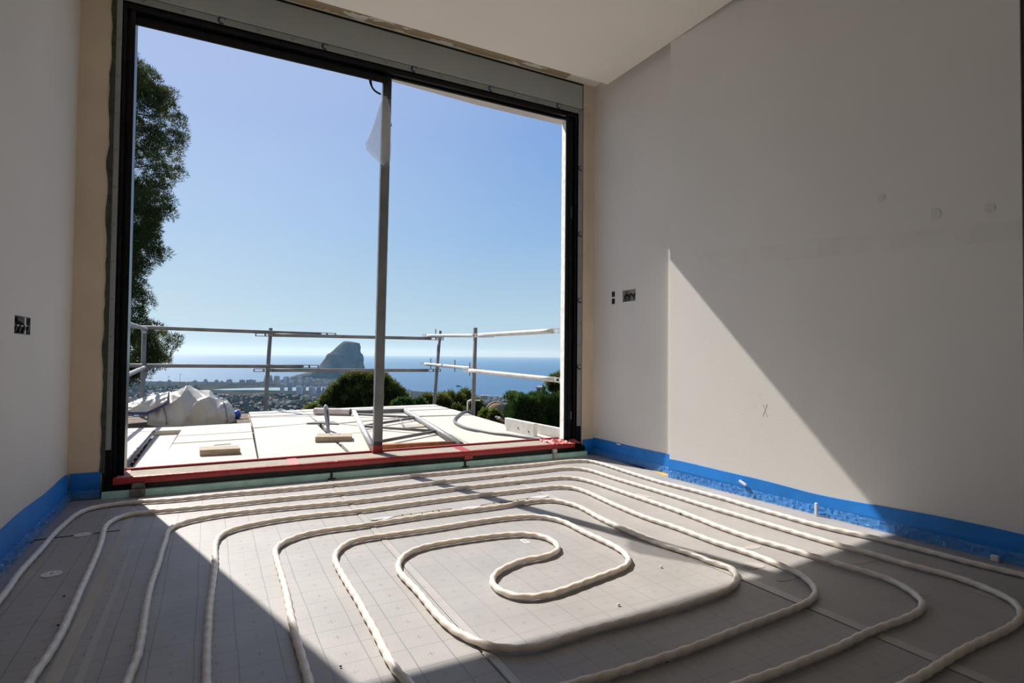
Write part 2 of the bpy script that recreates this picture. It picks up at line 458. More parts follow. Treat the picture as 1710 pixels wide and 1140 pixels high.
# the far town
def tower(px, wpx, ytop, ybase, label, group, mi, shape='box', zb=-197.):
    base = onplane(px, ybase, zb); d = (base-Vector((0, 0, H))).dot(CF)
    wd = wpx/FPX*d; ht = along(px, ytop, d).z-zb
    yaw = rnd.uniform(-.5, .2)
    o = thing('tower_block', label, 'tower', group); o.location = (base.x, base.y, zb)
    o.rotation_euler = (0, 0, -YAW+yaw)
    k = 1/(math.cos(yaw)+.6*abs(math.sin(yaw))); X = wd*k; Y = wd*.6*k
    b = MB(); nf = max(4, int(ht/5.5)); fh = ht/nf
    for i in range(nf):
        f = i/nf; s = 1.; ox = 0
        if shape == 'pyramid': s = 1-.55*f
        if shape == 'slant_r': s = 1-.45*f; ox = -X*(1-s)/2
        if shape == 'slant_l': s = 1-.45*f; ox = X*(1-s)/2
        if shape == 'step': s = 1 if f < .5 else (.75 if f < .8 else .45)
        b.box((ox-X*s/2*.94, -Y/2*.94, i*fh-(4 if i == 0 else 0)), (ox+X*s/2*.94, Y/2*.94, (i+.55)*fh))
        b.box((ox-X*s/2, -Y/2, (i+.55)*fh), (ox+X*s/2, Y/2, (i+1)*fh))
        lx, ls = ox, s
    b.build('body', MAT['tower'][mi], o)
    r = MB(); r.box((lx-X*ls*.2, -Y*.2, ht), (lx+X*ls*.15, Y*.25, ht+fh*.8)); r.build('roof_hut', MAT['tower'][3], o)
    return o
G1 = 'beach towers on the skyline'; L1 = 'tower block standing in the row along the far beach, left of the headland'
SK = [(215, 5, 638.5, 'pyramid'), (226.5, 8.5, 634.6, 'step'), (253.5, 10, 636.6, 'slant_r'), (268.7, 11, 636.4, 'slant_r'), (282.7, 5.3, 634.8, 'box'), (294, 4.4, 638.8, 'box'),
      (311.5, 5, 638.2, 'box'), (325.5, 8.6, 635.4, 'step'), (343.8, 8, 633.6, 'slant_r'), (361.5, 8, 634.6, 'step'), (370.5, 5, 636, 'pyramid'), (382, 11.5, 633.6, 'slant_l'),
      (393.5, 10, 638.6, 'slant_r'), (404.4, 9, 634.2, 'box'), (419, 14, 634, 'box'), (431, 5, 638.4, 'box'), (462, 9.5, 627.8, 'box')]
ORD = 'first second third fourth fifth sixth seventh eighth ninth tenth eleventh twelfth thirteenth fourteenth fifteenth sixteenth seventeenth'.split()
SHP = {'box': 'straight-sided', 'step': 'stepped', 'slant_r': 'slanted', 'slant_l': 'slanted', 'pyramid': 'tapering'}
for i, (x, wd, yt, sh) in enumerate(SK): tower(x, wd, yt, 641.8, '%s tower block, %s from the left in the row along the far beach' % (SHP[sh], ORD[i]), G1, rnd.choice([1, 1, 2, 0]), sh)
tower(448, 16, 626.4, 642.6, 'broad pyramid-shaped tower block, tallest of the row along the far beach', G1, 1, 'pyramid')
G2 = 'towers in front of the lagoon'; L2 = 'slim high-rise tower standing between the lagoon and the scrub plain'
FT = ((471, 7, 640.5, 657, 0), (484, 7.4, 638.6, 659, 2), (499.5, 9, 645, 658.5, 3), (508, 5, 645, 656, 1), (519, 6.5, 646, 663, 0), (525, 4, 647, 658, 3), (532, 7, 646, 666, 2), (540, 4, 647, 658, 2), (547, 7, 646, 661, 3))
for i, (x, wd, yt, yb, mi) in enumerate(FT):
    tower(x, wd, yt, yb, '%s slim high-rise tower from the left among those standing before the lagoon' % ORD[i], G2, mi)
G3 = 'crowded town blocks'; L3 = 'pale block in the crowded town at the foot of the headland'
USED = []
def clear_spot(x, yb, w_):
    if any(abs(x-a) < (w_+c)*.55 and abs(yb-b_) < 1.3 for a, b_, c in USED): return False
    USED.append((x, yb, w_)); return True
for i in range(150):
    x = rnd.uniform(466, 580); yb = rnd.uniform(641.5, 645.6)
    hgt = rnd.uniform(6, 17) if x < 520 else rnd.uniform(3, 10)
    yt = max(yb-hgt, 629+max(0, (x-500))*.09)
    wd = rnd.uniform(4.5, 8)
    if clear_spot(x, yb, wd): tower(x, wd, yt, yb, L3, G3, rnd.choice([0, 1, 1, 2, 3]))
G4 = 'near shore town'; 
tower(683.2, 5.6, 650.4, 664, 'tall pale tower block on the shore beyond the bushy pines, topmost of three', G4, 3)
tower(691.2, 2.8, 655, 665, 'narrow grey tower block between two others on the near shore', G4, 2)
tower(699.7, 6.6, 654, 665, 'squat grey tower block on the near shore left of the scaffold corner', G4, 2)
L4 = 'low pale apartment block in the near shore town behind the shrubs'
for i in range(260):
    x = rnd.uniform(686, 845); yb = rnd.uniform(663, 684); 
    wd = rnd.uniform(4, 10)
    if clear_spot(x, yb, wd): tower(x, wd, yb-rnd.uniform(2.2, 5.5), yb, L4, G4, rnd.choice([0, 1, 3, 3, 0]))
tower(811, 17, 660.2, 664.4, 'long low brownish block on the shore where the town meets the sea', G4, 1)
tower(858, 14, 652, 664, 'pinkish block whose top shows above the clipped hedge', G4, 1)
# cranes over the beach
for x, yt, jl, jr, lab in ((280.8, 628.6, 279.6, 284.8, 'tower crane standing over the slim beach tower'), (300.2, 624.8, 299.6, 304.6, 'taller tower crane standing alone over the beach')):
    base = onplane(x, 645, -197.); d = (base-Vector((0, 0, H))).dot(CF)
    c = thing('tower_crane', lab, 'crane')
    top = along(x, yt, d); m = MB(); m.bar((base.x, base.y, -199), (base.x, base.y, top.z+3), 1.6, 1.6); m.build('mast', MAT['scaff'], c)
    a = along(jl, yt, d); e = along(jr, yt, d); a.z = e.z = top.z; m = MB(); m.bar(a, e, 1.3, 1.3); m.build('jib', MAT['scaff'], c)
# villas and trees of the plain: nobody could count them
b = MB()
for i in range(900):
    px = rnd.uniform(195, 600); d = rnd.uniform(1500, 3050); p = land_pt(px, d); z = ground_z(d, (px-855)/FPX)
    if px > 335 and d > 2650: continue
    b.m = rnd.choice([0, 1, 1, 2]); s = rnd.uniform(3, 6); hh = rnd.uniform(3, 6)
    b.box((p.x-s, p.y-s*.7, z-3), (p.x+s, p.y+s*.7, z+hh)); b.m = rnd.choice([1, 3]); b.box((p.x-s*1.1, p.y-s*.8, z+hh), (p.x+s*1.1, p.y+s*.8, z+hh+1.2))
tag(b.build('villas', [MAT['tower'][0], MAT['tower'][3], MAT['tower'][1], MAT['rust']]), 'scatter of small pale villas over the scrub plain behind the bag', 'villas', kind='stuff')
b = MB()
for i in range(3200):
    px = rnd.uniform(190, 620); d = rnd.uniform(1350, 3200)
    q = (px-855)/FPX
    if mnoise.noise(Vector((px*.02, d*.004, 0))) < -.12 or (px > 335 and d > 2650): continue
    p = land_pt(px, d); z = ground_z(d, q); r = rnd.uniform(4, 9); hh = r*rnd.uniform(.9, 1.5)
    n = 6; ring = [(p.x+r*math.cos(2*PI*k/n), p.y+r*math.sin(2*PI*k/n)) for k in range(n)]
    vs = [(x, y, z-1) for x, y in ring]+[(p.x+(x-p.x)*.75, p.y+(y-p.y)*.75, z+hh*.7) for x, y in ring]+[(p.x, p.y, z+hh)]
    b.m = rnd.choice([0, 0, 1])
    b.add(vs, [(k, (k+1) % n, n+(k+1) % n, n+k) for k in range(n)]+[(n+k, n+(k+1) % n, 2*n) for k in range(n)])
tag(b.build('woodland', [mat('far_tree', (.018, .025, .016), .95, spec=0), mat('far_tree_olive', (.034, .038, .024), .95, spec=0)]), 'dark dotted trees spread over the scrub plain before the lagoon', 'trees', kind='stuff')
# boat
p = onplane(765.5, 645.6, SEA-.4); m = MB()
m.prism([(p.x-16, p.y-3), (p.x+12, p.y-4), (p.x+20, p.y), (p.x+12, p.y+4), (p.x-16, p.y+3)], SEA-1, SEA+5)
bt = thing('boat', 'small dark boat alone on the open sea', 'boat')
m.build('hull', MAT['boat'], bt); m = MB(); m.box((p.x-10, p.y-2.5, SEA+5), (p.x+2, p.y+2.5, SEA+10)); m.build('cabin', MAT['boat'], bt)

# ------------------------------------------------------------------ room shell
WY = 3.30           # inner face of the window wall
XL = -.575
def holed(mb, axis, c0, c1, u0, u1, z0, z1, holes):
    """wall slab normal to `axis` from c0 to c1, spanning u and z, with rectangular holes (ua, ub, za, zb)"""
    us = sorted({u0, u1, *[h[0] for h in holes], *[h[1] for h in holes]}); zs = sorted({z0, z1, *[h[2] for h in holes], *[h[3] for h in holes]})
    for a, c in zip(us, us[1:]):
        for d, e in zip(zs, zs[1:]):
            if any(h[0] <= a and c <= h[1] and h[2] <= d and e <= h[3] for h in holes): continue
            if axis == 'x': mb.box((c0, a, d), (c1, c, e))
            else: mb.box((a, c0, d), (c, c1, e))
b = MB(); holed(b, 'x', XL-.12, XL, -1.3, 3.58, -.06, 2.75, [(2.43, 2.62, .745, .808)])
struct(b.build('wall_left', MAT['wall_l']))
# right wall: the near part stands proud of the part by the window and runs very slightly outwards
b = MB(); b.prism([(2.343, 2.472), (2.425, .885), (2.60, .885), (2.60, 2.472)], -.06, 2.75)
wr_ = struct(b.build('wall_right', MAT['wall_r']))
def rwx(y): return 2.343+(2.472-y)*.0517
b = MB(); b.add([(rwx(y)-.0008, y, z) for y, z in ((.89, 1.098), (1.81, 1.151), (2.3, 1.18), (2.3, 1.262), (1.81, 1.229), (.89, 1.167))], [(0, 1, 2, 3, 4, 5)])
b.build('joint_band', mat('joint_filler', (.798, .768, .722), .85, var=.05), wr_)
for y, z, r in ((1.333, 1.345, .018), (1.143, 1.24, .022), (.975, 1.225, .018)):
    b = MB(); b.add([(rwx(y)-.0006, y+r*math.cos(a), z+r*math.sin(a)) for a in [2*PI*i/14 for i in range(14)]], [tuple(range(14))])
    b.build('filler_spot', mat('filler_spot', (.70, .67, .63), .85), wr_)
b = MB(); holed(b, 'x', 2.405, 2.60, 2.472, 3.58, -.06, 2.75, [(2.845, 2.98, 1.045, 1.127), (3.058, 3.092, 1.09, 1.128), (3.058, 3.092, 1.042, 1.08)])
struct(b.build('wall_recess', MAT['wall']))
b = MB(); b.box((2.43, -1.3, -.06), (2.60, .10, 2.75)); b.box((2.43, .10, 2.2), (2.60, .80, 2.75))
struct(b.build('wall_side', MAT['wall_r']))
b = MB(); b.box((XL-.12, -1.42, -.06), (2.60, -1.3, 2.75))
struct(b.build('wall_back', MAT['wall']))
d1 = empty('door_1', (2.42, .84, 0), 'structure')
b = MB(); b.box((2.433-2.42, .80-.84, 0), (2.61-2.42, .884-.84, 2.2)); b.build('jamb', MAT['brown'], d1, .003)
b = MB(); b.box((2.41-2.42, .10-.84, 2.12), (2.61-2.42, .80-.84, 2.2)); b.build('head', MAT['brown'], d1, .003)
b = MB(); b.box((2.45-2.42, .11-.84, 0.01), (2.49-2.42, .795-.84, 2.115)); b.build('panel', MAT['brown'], d1, .003)
# window wall
b = MB()
b.box((XL, WY, -.06), (-.445, 3.58, 2.75))
b.m = 1; b.box((2.308, WY, -.06), (2.405, 3.43, 2.75)); b.m = 2; b.prism([(2.262, 3.431), (2.308, 3.58), (2.405, 3.58), (2.405, 3.431)], -.06, 2.75)  # outer jamb corner splayed, a shape added to catch more sun
b.m = 2; b.prism([(-.445, 3.43), (2.308, 3.43), (2.308, 3.585), (1.6, 3.583), (1.0, 3.535), (-.445, 3.455)], 2.44, 2.75)
b.m = 0; b.box((-.445, WY, 2.62), (2.308, 3.43, 2.75))
struct(b.build('wall_front', [MAT['tan'], MAT['cream'], MAT['render']]))
b = MB(); b.box((2.310, WY-.0015, .09), (2.345, WY, 2.46)); b.box((2.310, WY-.001, .09), (2.372, WY, 2.43)); 
struct(b.build('trim_1', MAT['tan']))
# outer skin and roof of the house round the room
b = MB(); b.box((-5, 3.30, -3.2), (XL-.12, 3.58, 3.0)); b.box((2.60, 3.30, -3.2), (7, 3.58, 3.0)); b.box((-5, 3.3, 2.75), (7, 3.58, 3.0))
struct(b.build('wall_outer', MAT['render']))
b = MB(); b.box((-5, -1.5, 2.75), (7, 3.58, 3.0)); struct(b.build('roof_slab', MAT['render']))
# ceiling: dropped panel with a gap along the window, upper ceiling above the gap
b = MB(); b.box((XL, -1.3, 2.53), (2.343, 3.07, 2.60)); struct(b.build('ceiling', MAT['ceil']))
b = MB(); b.box((XL, 2.4, 2.622), (2.405, WY, 2.70)); b.m = 1; b.box((XL, WY-.075, 2.619), (2.15, WY-.012, 2.622))
struct(b.build('ceiling_recess', [MAT['ceil'], MAT['patch']]))

# ------------------------------------------------------------------ floor: insulation sheets on the screed
fl = empty('floor', (0, 0, 0), 'structure')
b = MB(); b.box((XL-.05, -1.35, -.12), (2.60, 3.58, -.032)); b.build('screed', MAT['screed'], fl)
FS = (.36, .34, .325)
fm = [film_mat('foil_grid_a', FS, -.29, 2.65, 1.05), film_mat('foil_grid_b', FS, .068, 1.389, .95), film_mat('foil_grid_c', FS, .068, 1.335, .6), film_mat('foil_grid_d', tuple(c*1.04 for c in FS), 1.47, 1.30, .38)]
def sheet(poly, m, z1=0.):
    o = MB().prism(poly, -.030, z1).build('insulation_sheet', m, fl, .0015); return o
sheet([(XL, 2.655), (-.44, 2.657), (-.38, 2.653), (-.292, 2.653), (-.292, 3.26), (XL, 3.26)], fm[0], .0005)
sheet([(XL, -1.3), (-.292, -1.3), (-.292, 2.650), (-.37, 2.649), (-.44, 2.652), (XL, 2.648)], fm[0])
sheet([(-.290, -1.3), (.568, -1.3), (.568, 3.255), (-.290, 3.255)], fm[1])
sheet([(.570, -1.3), (1.466, -1.3), (1.466, 2.30), (.570, 2.30)], fm[2])
sheet([(.570, 2.302), (1.466, 2.302), (1.466, 3.255), (.570, 3.255)], fm[2])
sheet([(1.468, -1.3), (2.425, -1.3), (2.425, .9), (2.343, 2.472), (2.405, 2.475), (2.405, 3.255), (1.468, 3.255)], fm[3])
def strip(poly, z0=.0003, z1=.0016, m=None, name='seam_tape'):
    return MB().prism(poly, z0, z1).build(name, m or MAT['tape'], fl)
strip([(-.292, -1.2), (-.262, -1.2), (-.262, 2.95), (-.292, 3.03)])
strip([(-.245, -1.2), (-.215, -1.2), (-.222, 2.0), (-.235, 2.6)], .0002, .0008, mat('pale_film_band', (.43, .42, .41), .35))
strip([(.570, -1.2), (.592, -1.2), (.592, 3.2), (.574, 3.2)])
strip([(1.468, -1.2), (1.506, -1.2), (1.504, 3.1), (1.47, 3.1)])
# the slits cut along the fifth pipe run, with their staples, and clear tape across them
for x0, x1, yy in ((.683, .965, 2.372), (1.105, 1.415, 2.38)):
    n = 16; up = []; lo = []
    for i in range(n+1):
        f = i/n; x = x0+(x1-x0)*f; wd = .0085*math.sin(PI*f)**.6+.0006
        y = yy+.012*(f-.5)+.004*math.sin(f*9); up.append((x, y+wd)); lo.append((x, y-wd))
    strip(lo+up[::-1], .0003, .0012, mat('cut_edge_foam', (.50, .46, .34), .9), 'slit')
    strip([(x, y-.002) for x, y in up]+[(x, y+.0018) for x, y in up][::-1], .0012, .0022, MAT['stone'], 'slit_edge')
    for k in range(5):
        x = x0+(x1-x0)*(.2+.15*k)+rnd.uniform(-.01, .01); y = yy+rnd.uniform(-.012, .010)
        MB().box((x-.0012, y-.009, .0012), (x+.0012, y+.009, .004)).build('staple', MAT['stone'], fl)
for x, y, r in ((.648, 2.366, .045), (1.048, 2.36, .043), (1.43, 2.39, .05)):
    strip([(x+r*math.cos(a)*(1+.2*math.sin(3*a)), y+r*.42*math.sin(a)) for a in [2*PI*i/18 for i in range(18)]], .0018, .0026, mat('white_tape', (.62, .61, .60), .25), 'clear_tape')
strip([(x, y+.002) for x, y in ((.58, 2.33), (.61, 2.352), (.65, 2.36))]+[(.65, 2.357), (.61, 2.348), (.58, 2.327)], .0018, .003, MAT['stone'], 'slit_edge')
# dark crack where the first sheet was joined
strip([(XL+.02, 2.655), (-.50, 2.660), (-.44, 2.659), (-.44, 2.650), (-.50, 2.652), (XL+.02, 2.642)], .0006, .0012, MAT['dark'], 'joint_gap')
strip([(-.375, 2.655), (-.35, 2.661), (-.295, 2.658), (-.295, 2.652), (-.35, 2.654), (-.375, 2.648)], .0006, .0012, MAT['dark'], 'joint_gap')
# plaster splashes on the right-hand sheet
for x, y, a, c in ((1.60, 1.30, .035, .05), (1.62, 1.18, .05, .03), (1.99, 1.16, .05, .03), (1.87, .93, .02, .035), (2.05, .93, .02, .02), (2.03, .84, .03, .05), (1.75, 1.43, .05, .03), (1.9, 2.2, .03, .08)):
    ph = rnd.uniform(0, 6)
    strip([(x+a*math.cos(u)*(1+.25*math.sin(2*u+ph)), y+c*.6*math.sin(u)*(1+.25*math.cos(3*u+ph))) for u in [2*PI*i/14 for i in range(14)]], .0002, .0010, mat('plaster_splash', (.44, .41, .38), .8), 'plaster_splash')

# ------------------------------------------------------------------ the heating pipe: one continuous double spiral
PIPE = "-494,-400;-494,600;-494,1400;-494,2036;-502,2210;-502,2344;-499,2497;-499,2676;-490,2834;-477,2961;-448,3028;-397,3060;-321,3072;-241,3064;-117,3045;60,3056;244,3044;439,3041;703,3046;943,3067;1192,3072;1457,3069;1815,3062;1987,3078;2131,3050;2182,3006;2189,2850;2172,2583;2166,2318;2186,2114;2189,1982;2195,1971;2188,1784;2189,1624;2190,1480;2211,1363;2230,1301;2242,1194;2253,1095;2257,1001;2266,917;2280,841;2285,660;2270,580;2200,515;2050,505;1200,505;200,505;-50,515;-115,560;-138,650;-138,1000;-138,1418;-131,1491;-131,1592;-135,1711;-139,1843;-140,1978;-134,2163;-134,2293;-130,2401;-132,2496;-124,2563;-95,2618;-22,2661;74,2682;258,2683;615,2658;876,2673;1160,2693;1595,2689;1733,2682;1794,2638;1830,2520;1833,2259;1835,1963;1825,1765;1812,1641;1812,1627;1810,1476;1828,1356;1840,1244;1846,1139;1861,1022;1833,948;1794,895;1758,867;1705,850;1627,842;1534,843;1441,842;1344,834;1306,831;1189,830;1099,828;1006,831;700,832;400,832;290,838;220,870;194,940;193,1100;193,1249;193,1355;193,1439;196,1570;200,1665;204,1781;205,1934;206,2039;208,2116;229,2178;269,2222;329,2260;428,2276;527,2272;751,2289;940,2294;1141,2290;1366,2303;1437,2269;1473,2189;1478,2097;1458,1961;1449,1850;1445,1717;1450,1605;1466,1516;1481,1432;1478,1347;1504,1307;1479,1269;1446,1229;1410,1203;1362,1184;1286,1173;1175,1164;1161,1160;1049,1160;944,1160;846,1161;751,1157;686,1151;638,1165;597,1191;575,1229;548,1293;538,1353;535,1419;536,1489;538,1572;534,1667;533,1751;550,1808;574,1855;613,1897;672,1927;754,1936;878,1934;1002,1921;1077,1891;1107,1855;1123,1806;1113,1734;1090,1690;1048,1664;985,1650;948,1663;877,1641;811,1609;786,1587;756,1547;747,1500;755,1443;785,1405;828,1391;903,1393;990,1413;1106,1437;1184,1456;1229,1481;1258,1521;1281,1577;1290,1646;1288,1738;1286,1838;1292,1959;1266,2038;1238,2077;1194,2099;1104,2117;962,2121;778,2110;612,2112;494,2110;448,2089;411,2045;384,1983;373,1923;371,1824;371,1733;371,1689;373,1593;370,1496;370,1419;367,1340;364,1258;366,1192;374,1153;390,1070;430,1015;520,992;695,990;758,984;830,984;922,985;994,985;1087,992;1188,1000;1314,1006;1448,1016;1512,1029;1561,1051;1604,1088;1638,1143;1656,1191;1661,1252;1666,1359;1650,1494;1649,1705;1635,1875;1647,2104;1673,2348;1652,2457;1585,2503;1489,2510;1084,2515;821,2505;577,2491;364,2506;221,2493;124,2462;68,2424;39,2362;27,2266;26,2096;24,2034;19,1899;11,1731;8,1584;6,1475;6,1345;6,1000;6,820;30,730;110,680;300,672;800,672;1312,675;1393,679;1496,686;1603,692;1761,692;1860,698;1932,716;1987,745;2029,785;2037,812;2064,889;2063,973;2047,1057;2045,1157;2034,1254;2026,1369;2021,1547;2016,1753;2010,1820;2011,2080;2006,2301;2000,2556;2004,2760;1958,2858;1868,2893;1709,2883;1238,2874;934,2853;656,2839;320,2854;99,2847;-108,2853;-231,2859;-296,2847;-327,2803;-343,2739;-346,2658;-333,2514;-323,2341;-316,2128;-313,2015;-308,1878;-304,1748;-305,1659;-308,1571;-314,1508;-314,900;-314,-400"
pp = [tuple(int(c)/1000 for c in s.split(',')) for s in PIPE.split(';')]
cur = catmull([(x, y, 0) for x, y in pp], .010)
for _ in range(14):
    cur = [cur[0]]+[(cur[i-1]+cur[i]*2+cur[i+1])/4 for i in range(1, len(cur)-1)]+[cur[-1]]
RP = .0092
b = MB(); b.smooth = True
b.tube([(p.x, p.y, RP+.0022) for p in cur], RP, 12, twist=2*PI/.11, oval=.11)
_k = 0; _L = 0
for i in range(len(cur)-1):            # helical bands painted darker for the shading of the wound film's ridges
    for k in range(12):
        if math.cos(2*(2*PI*(k+.5)/12-_L*2*PI/.11)) > .62: b.mi[_k] = 1
        _k += 1
    _L += (cur[i+1]-cur[i]).length
tag(b.build('heating_pipe', [MAT['pipe'], leaf_like('pex_pipe_ridge_shade', (.73, .665, .59))]), 'cream plastic underfloor heating pipe coiled in a double spiral over the floor', 'pipe')

# ------------------------------------------------------------------ blue edge strips round the room
def edge_strip(name, path, nrm, h, flap=True, wob=.004, hf=None):
    """path of (x, y) along a wall, nrm pointing into the room"""
    root = empty(name, (path[0][0], path[0][1], 0), 'structure'); ox, oy = path[0]
    pts = catmull([(x, y, 0) for x, y in path], .02); n = len(pts)-1; nr = Vector((nrm[0], nrm[1], 0))
    def top(i): return (hf(i/n) if hf else h)+wob*math.sin(i*.21)+wob*.6*math.sin(i*.067+2)
    vs = []; fs = []
    for i, p in enumerate(pts):
        bow = .006+.003*math.sin(i*.13)
        for z, off in ((0, .010), (.5, bow+.004), (1, .004), (1, -.0), (0, -.0)):
            q = p+nr*off; vs.append((q.x-ox, q.y-oy, z*top(i)+.0005))
    for i in range(n):
        for k in range(5):
            a = i*5+k; c = i*5+(k+1) % 5; fs.append((a, a+5, c+5, c))
    fs.append((0, 1, 2, 3, 4)); fs.append(tuple(n*5+k for k in range(5))[::-1])
    b = MB(); b.smooth = False; b.add(vs, fs); s = b.build('foam_strip', MAT['blue'], root)
    bm = bmesh.new(); bm.from_mesh(s.data); bmesh.ops.recalc_face_normals(bm, faces=bm.faces); bm.to_mesh(s.data); bm.free()
    if flap:
        fine = catmull([(x, y, 0) for x, y in path], .008); vs = []; fs = []; K = 7
        for i, p in enumerate(fine):
            for k in range(K):
                f = k/(K-1)
                nz = mnoise.noise(Vector((p.x*55, p.y*55, f*4)))*.010+mnoise.noise(Vector((p.x*140, p.y*140, f*9)))*.007
                off = .013+.013*f**1.2+nz*.7; z = .038*(1-f)**1.1+.002+abs(nz)*1.1*(.3+math.sin(PI*f))
                q = p+nr*off; vs.append((q.x-ox, q.y-oy, z))
        for i in range(len(fine)-1):
            for k in range(K-1):
                a = i*K+k; fs.append((a, a+K, a+K+1, a+1))
        b = MB(); b.add(vs, fs); b.build('film_flap', MAT['flap'], root)
    return root
bl = edge_strip('baseboard_left', [(XL, -1.25), (XL, 1.0), (XL, 2.35), (XL, 3.285)], (1, 0), .122)
bf = edge_strip('baseboard_front', [(XL+.01, WY-.002), (-.447, WY-.002)], (0, -1), .118, wob=.001)
bfr = edge_strip('baseboard_corner', [(2.316, WY-.003), (2.40, WY-.003)], (0, -1), .103, False, wob=.0)
brc = edge_strip('baseboard_recess', [(2.405, 3.29), (2.405, 2.9), (2.405, 2.474)], (-1, 0), .112, wob=.001)
nv = Vector((-1, -.0517, 0)).normalized()
br = edge_strip('baseboard_right', [(2.343, 2.470), (2.387, 1.62), (2.424, .905), (2.4265, .86), (2.432, .76)], (nv.x, nv.y), .10, wob=.002, hf=lambda f: .100-.016*math.exp(-((f-.5)/.13)**2)+.004*f)
# splash of white plastic on the strip, a white spacer peg against it, a lump further along
def on_strip(parent, name, x, y, z, sx, sy, sz, m, rot=0.):
    vs = []; 
    b = MB(); b.box((-sx, -sy, 0), (sx, sy, sz)); o = b.build(name, m, parent, min(sx, sy)*.4)
    o.location = Vector((x, y, z))-Vector(parent.location); o.rotation_euler = (rot, 0, 0); return o
on_strip(br, 'plaster_blob', 2.350, 1.97, .060, .006, .022, .012, MAT['white'], .35)
on_strip(br, 'spacer_peg', 2.356, 1.585, .004, .005, .006, .052, MAT['white'])
on_strip(br, 'spacer_peg', 2.386, .955, .001, .008, .012, .020, MAT['white'])
on_strip(brc, 'plaster_blob', 2.396, 3.0, .103, .003, .02, .008, MAT['white'])
# orange-yellow floor gap by the step
strip([(2.33, 2.50), (2.40, 2.50), (2.40, 2.72)], .0006, .0014, mat('yellow_foam', (.62, .36, .08), .8), 'joint_gap')
strip([(2.36, 2.72), (2.395, 2.72), (2.40, 3.1), (2.395, 3.1)], .0006, .0014, MAT['dark'], 'joint_gap')

# ------------------------------------------------------------------ window frame (sliding sashes not fitted yet)
win = empty('window_1', (0, 0, 0), 'structure')
XA, XB = -.435, 2.304      # outer faces of the frame
def wpart(name, m, fill, bevel=.0015):
    b = MB(); fill(b); return b.build(name, m, win, bevel)
# left jamb: lip, then ridged channel
def lj(b):
    b.box((XA, 3.302, .0), (-.408, 3.42, 2.435)); b.box((-.408, 3.312, .03), (-.392, 3.42, 2.40)); b.box((-.392, 3.335, .03), (-.378, 3.42, 2.40)); b.box((-.378, 3.318, .03), (-.358, 3.42, 2.40))
wpart('frame_jamb', MAT['black'], lj)
def rj(b):
    b.box((2.266, 3.302, .0), (XB, 3.42, 2.435)); b.box((2.248, 3.312, .03), (2.266, 3.42, 2.40)); b.box((2.222, 3.330, .03), (2.248, 3.385, 2.40)); b.box((2.204, 3.316, .03), (2.222, 3.357, 2.40)); b.box((2.180, 3.320, .03), (2.204, 3.334, 2.40))
wpart('frame_jamb', MAT['black'], rj)
def hd(b):
    b.box((-.408, 3.302, 2.400), (2.266, 3.42, 2.435)); b.box((-.39, 3.312, 2.372), (2.25, 3.34, 2.400)); b.box((-.39, 3.352, 2.362), (2.25, 3.372, 2.400)); b.box((-.39, 3.382, 2.390), (2.25, 3.42, 2.402))
wpart('frame_head', MAT['black'], hd)
def ht(b):
    b.box((-.36, 3.346, 2.318), (.905, 3.360, 2.362)); b.box((-.36, 3.360, 2.332), (.905, 3.376, 2.368)); b.box((-.36, 3.376, 2.346), (.905, 3.418, 2.370))
wpart('head_track', MAT['black'], ht)
wpart('frame_sill', MAT['black'], lambda b: (b.box((XA, 3.262, .030), (2.312, 3.42, .064)), b.box((XA, 3.285, .064), (2.30, 3.44, .080))))
wpart('soffit_board', MAT['soffit'], lambda b: b.prism([(-.43, 3.422), (2.26, 3.422), (2.30, 3.580), (1.6, 3.578), (1.0, 3.530), (-.43, 3.450)], 2.425, 2.442))
for x0, x1 in ((XA, .595), (.603, 1.392), (1.40, 2.03), (2.034, 2.312)):
    wpart('insulation_strip', MAT['xps'], lambda b: b.box((x0, 3.235, .0005), (x1, 3.40, .031)), .001)
def lump(b, x0, x1):
    b.box((x0, 3.222, .0005), (x1, 3.262, .036)); b.box((x0+.005, 3.240, .036), (x1-.004, 3.264, .062))
wpart('anchor_bracket', mat('mortar_grey', (.17, .165, .16), .9, var=.4, scale=40, bump=.6), lambda b: lump(b, -.325, -.262), .004)
wpart('anchor_bracket', MAT['concrete'], lambda b: lump(b, 2.035, 2.075), .004)
for x in (.60, 1.396): wpart('fixing_clip', MAT['stone'], lambda b: (b.box((x-.006, 3.228, .0005), (x+.006, 3.242, .034)), b.box((x-.02, 3.218, .0005), (x+.02, 3.235, .006))), .001)
# shutter box with its dark shadow gap
wpart('shutter_box', MAT['shutter'], lambda b: b.box((-.43, 3.298, 2.4385), (2.300, 3.43, 2.605)), .002)
wpart('shadow_gap', MAT['dark'], lambda b: (b.box((-.43, 3.301, 2.605), (2.302, 3.43, 2.6185)), b.box((2.3005, 3.303, 2.435), (2.307, 3.4, 2.618))), 0)
# grey protective film on the lips of the frame, printed with marks
def film(lo, hi):
    return wpart('protective_film', MAT['filmgrey'], lambda b: b.box(lo, hi), 0)
fh = film((-.433, 3.3005, 2.401), (2.300, 3.302, 2.4345)); fr_ = film((2.268, 3.3005, .20), (2.303, 3.302, 2.401)); flj = film((-.434, 3.3005, .22), (-.410, 3.302, 2.401))
def crescent(x, z, s, parent, rot=0.):
    o = []; n = 14
    for i in range(n+1):
        a = PI*.15+(PI*1.55)*i/n; o.append((math.cos(a)*s, math.sin(a)*s))
    inn = [(px*.62+s*.16, pz*.62+s*.12) for px, pz in o]
    poly = o+inn[::-1]; c, sn = math.cos(rot), math.sin(rot)
    n2 = len(poly); vs = [(x+c*px-sn*pz, 3.3002, z+sn*px+c*pz) for px, pz in poly]
    k = len(o)
    return MB().add(vs, [(i, i+1, n2-2-i, n2-1-i) for i in range(k-1)]).build('printed_mark', MAT['ink'], parent)
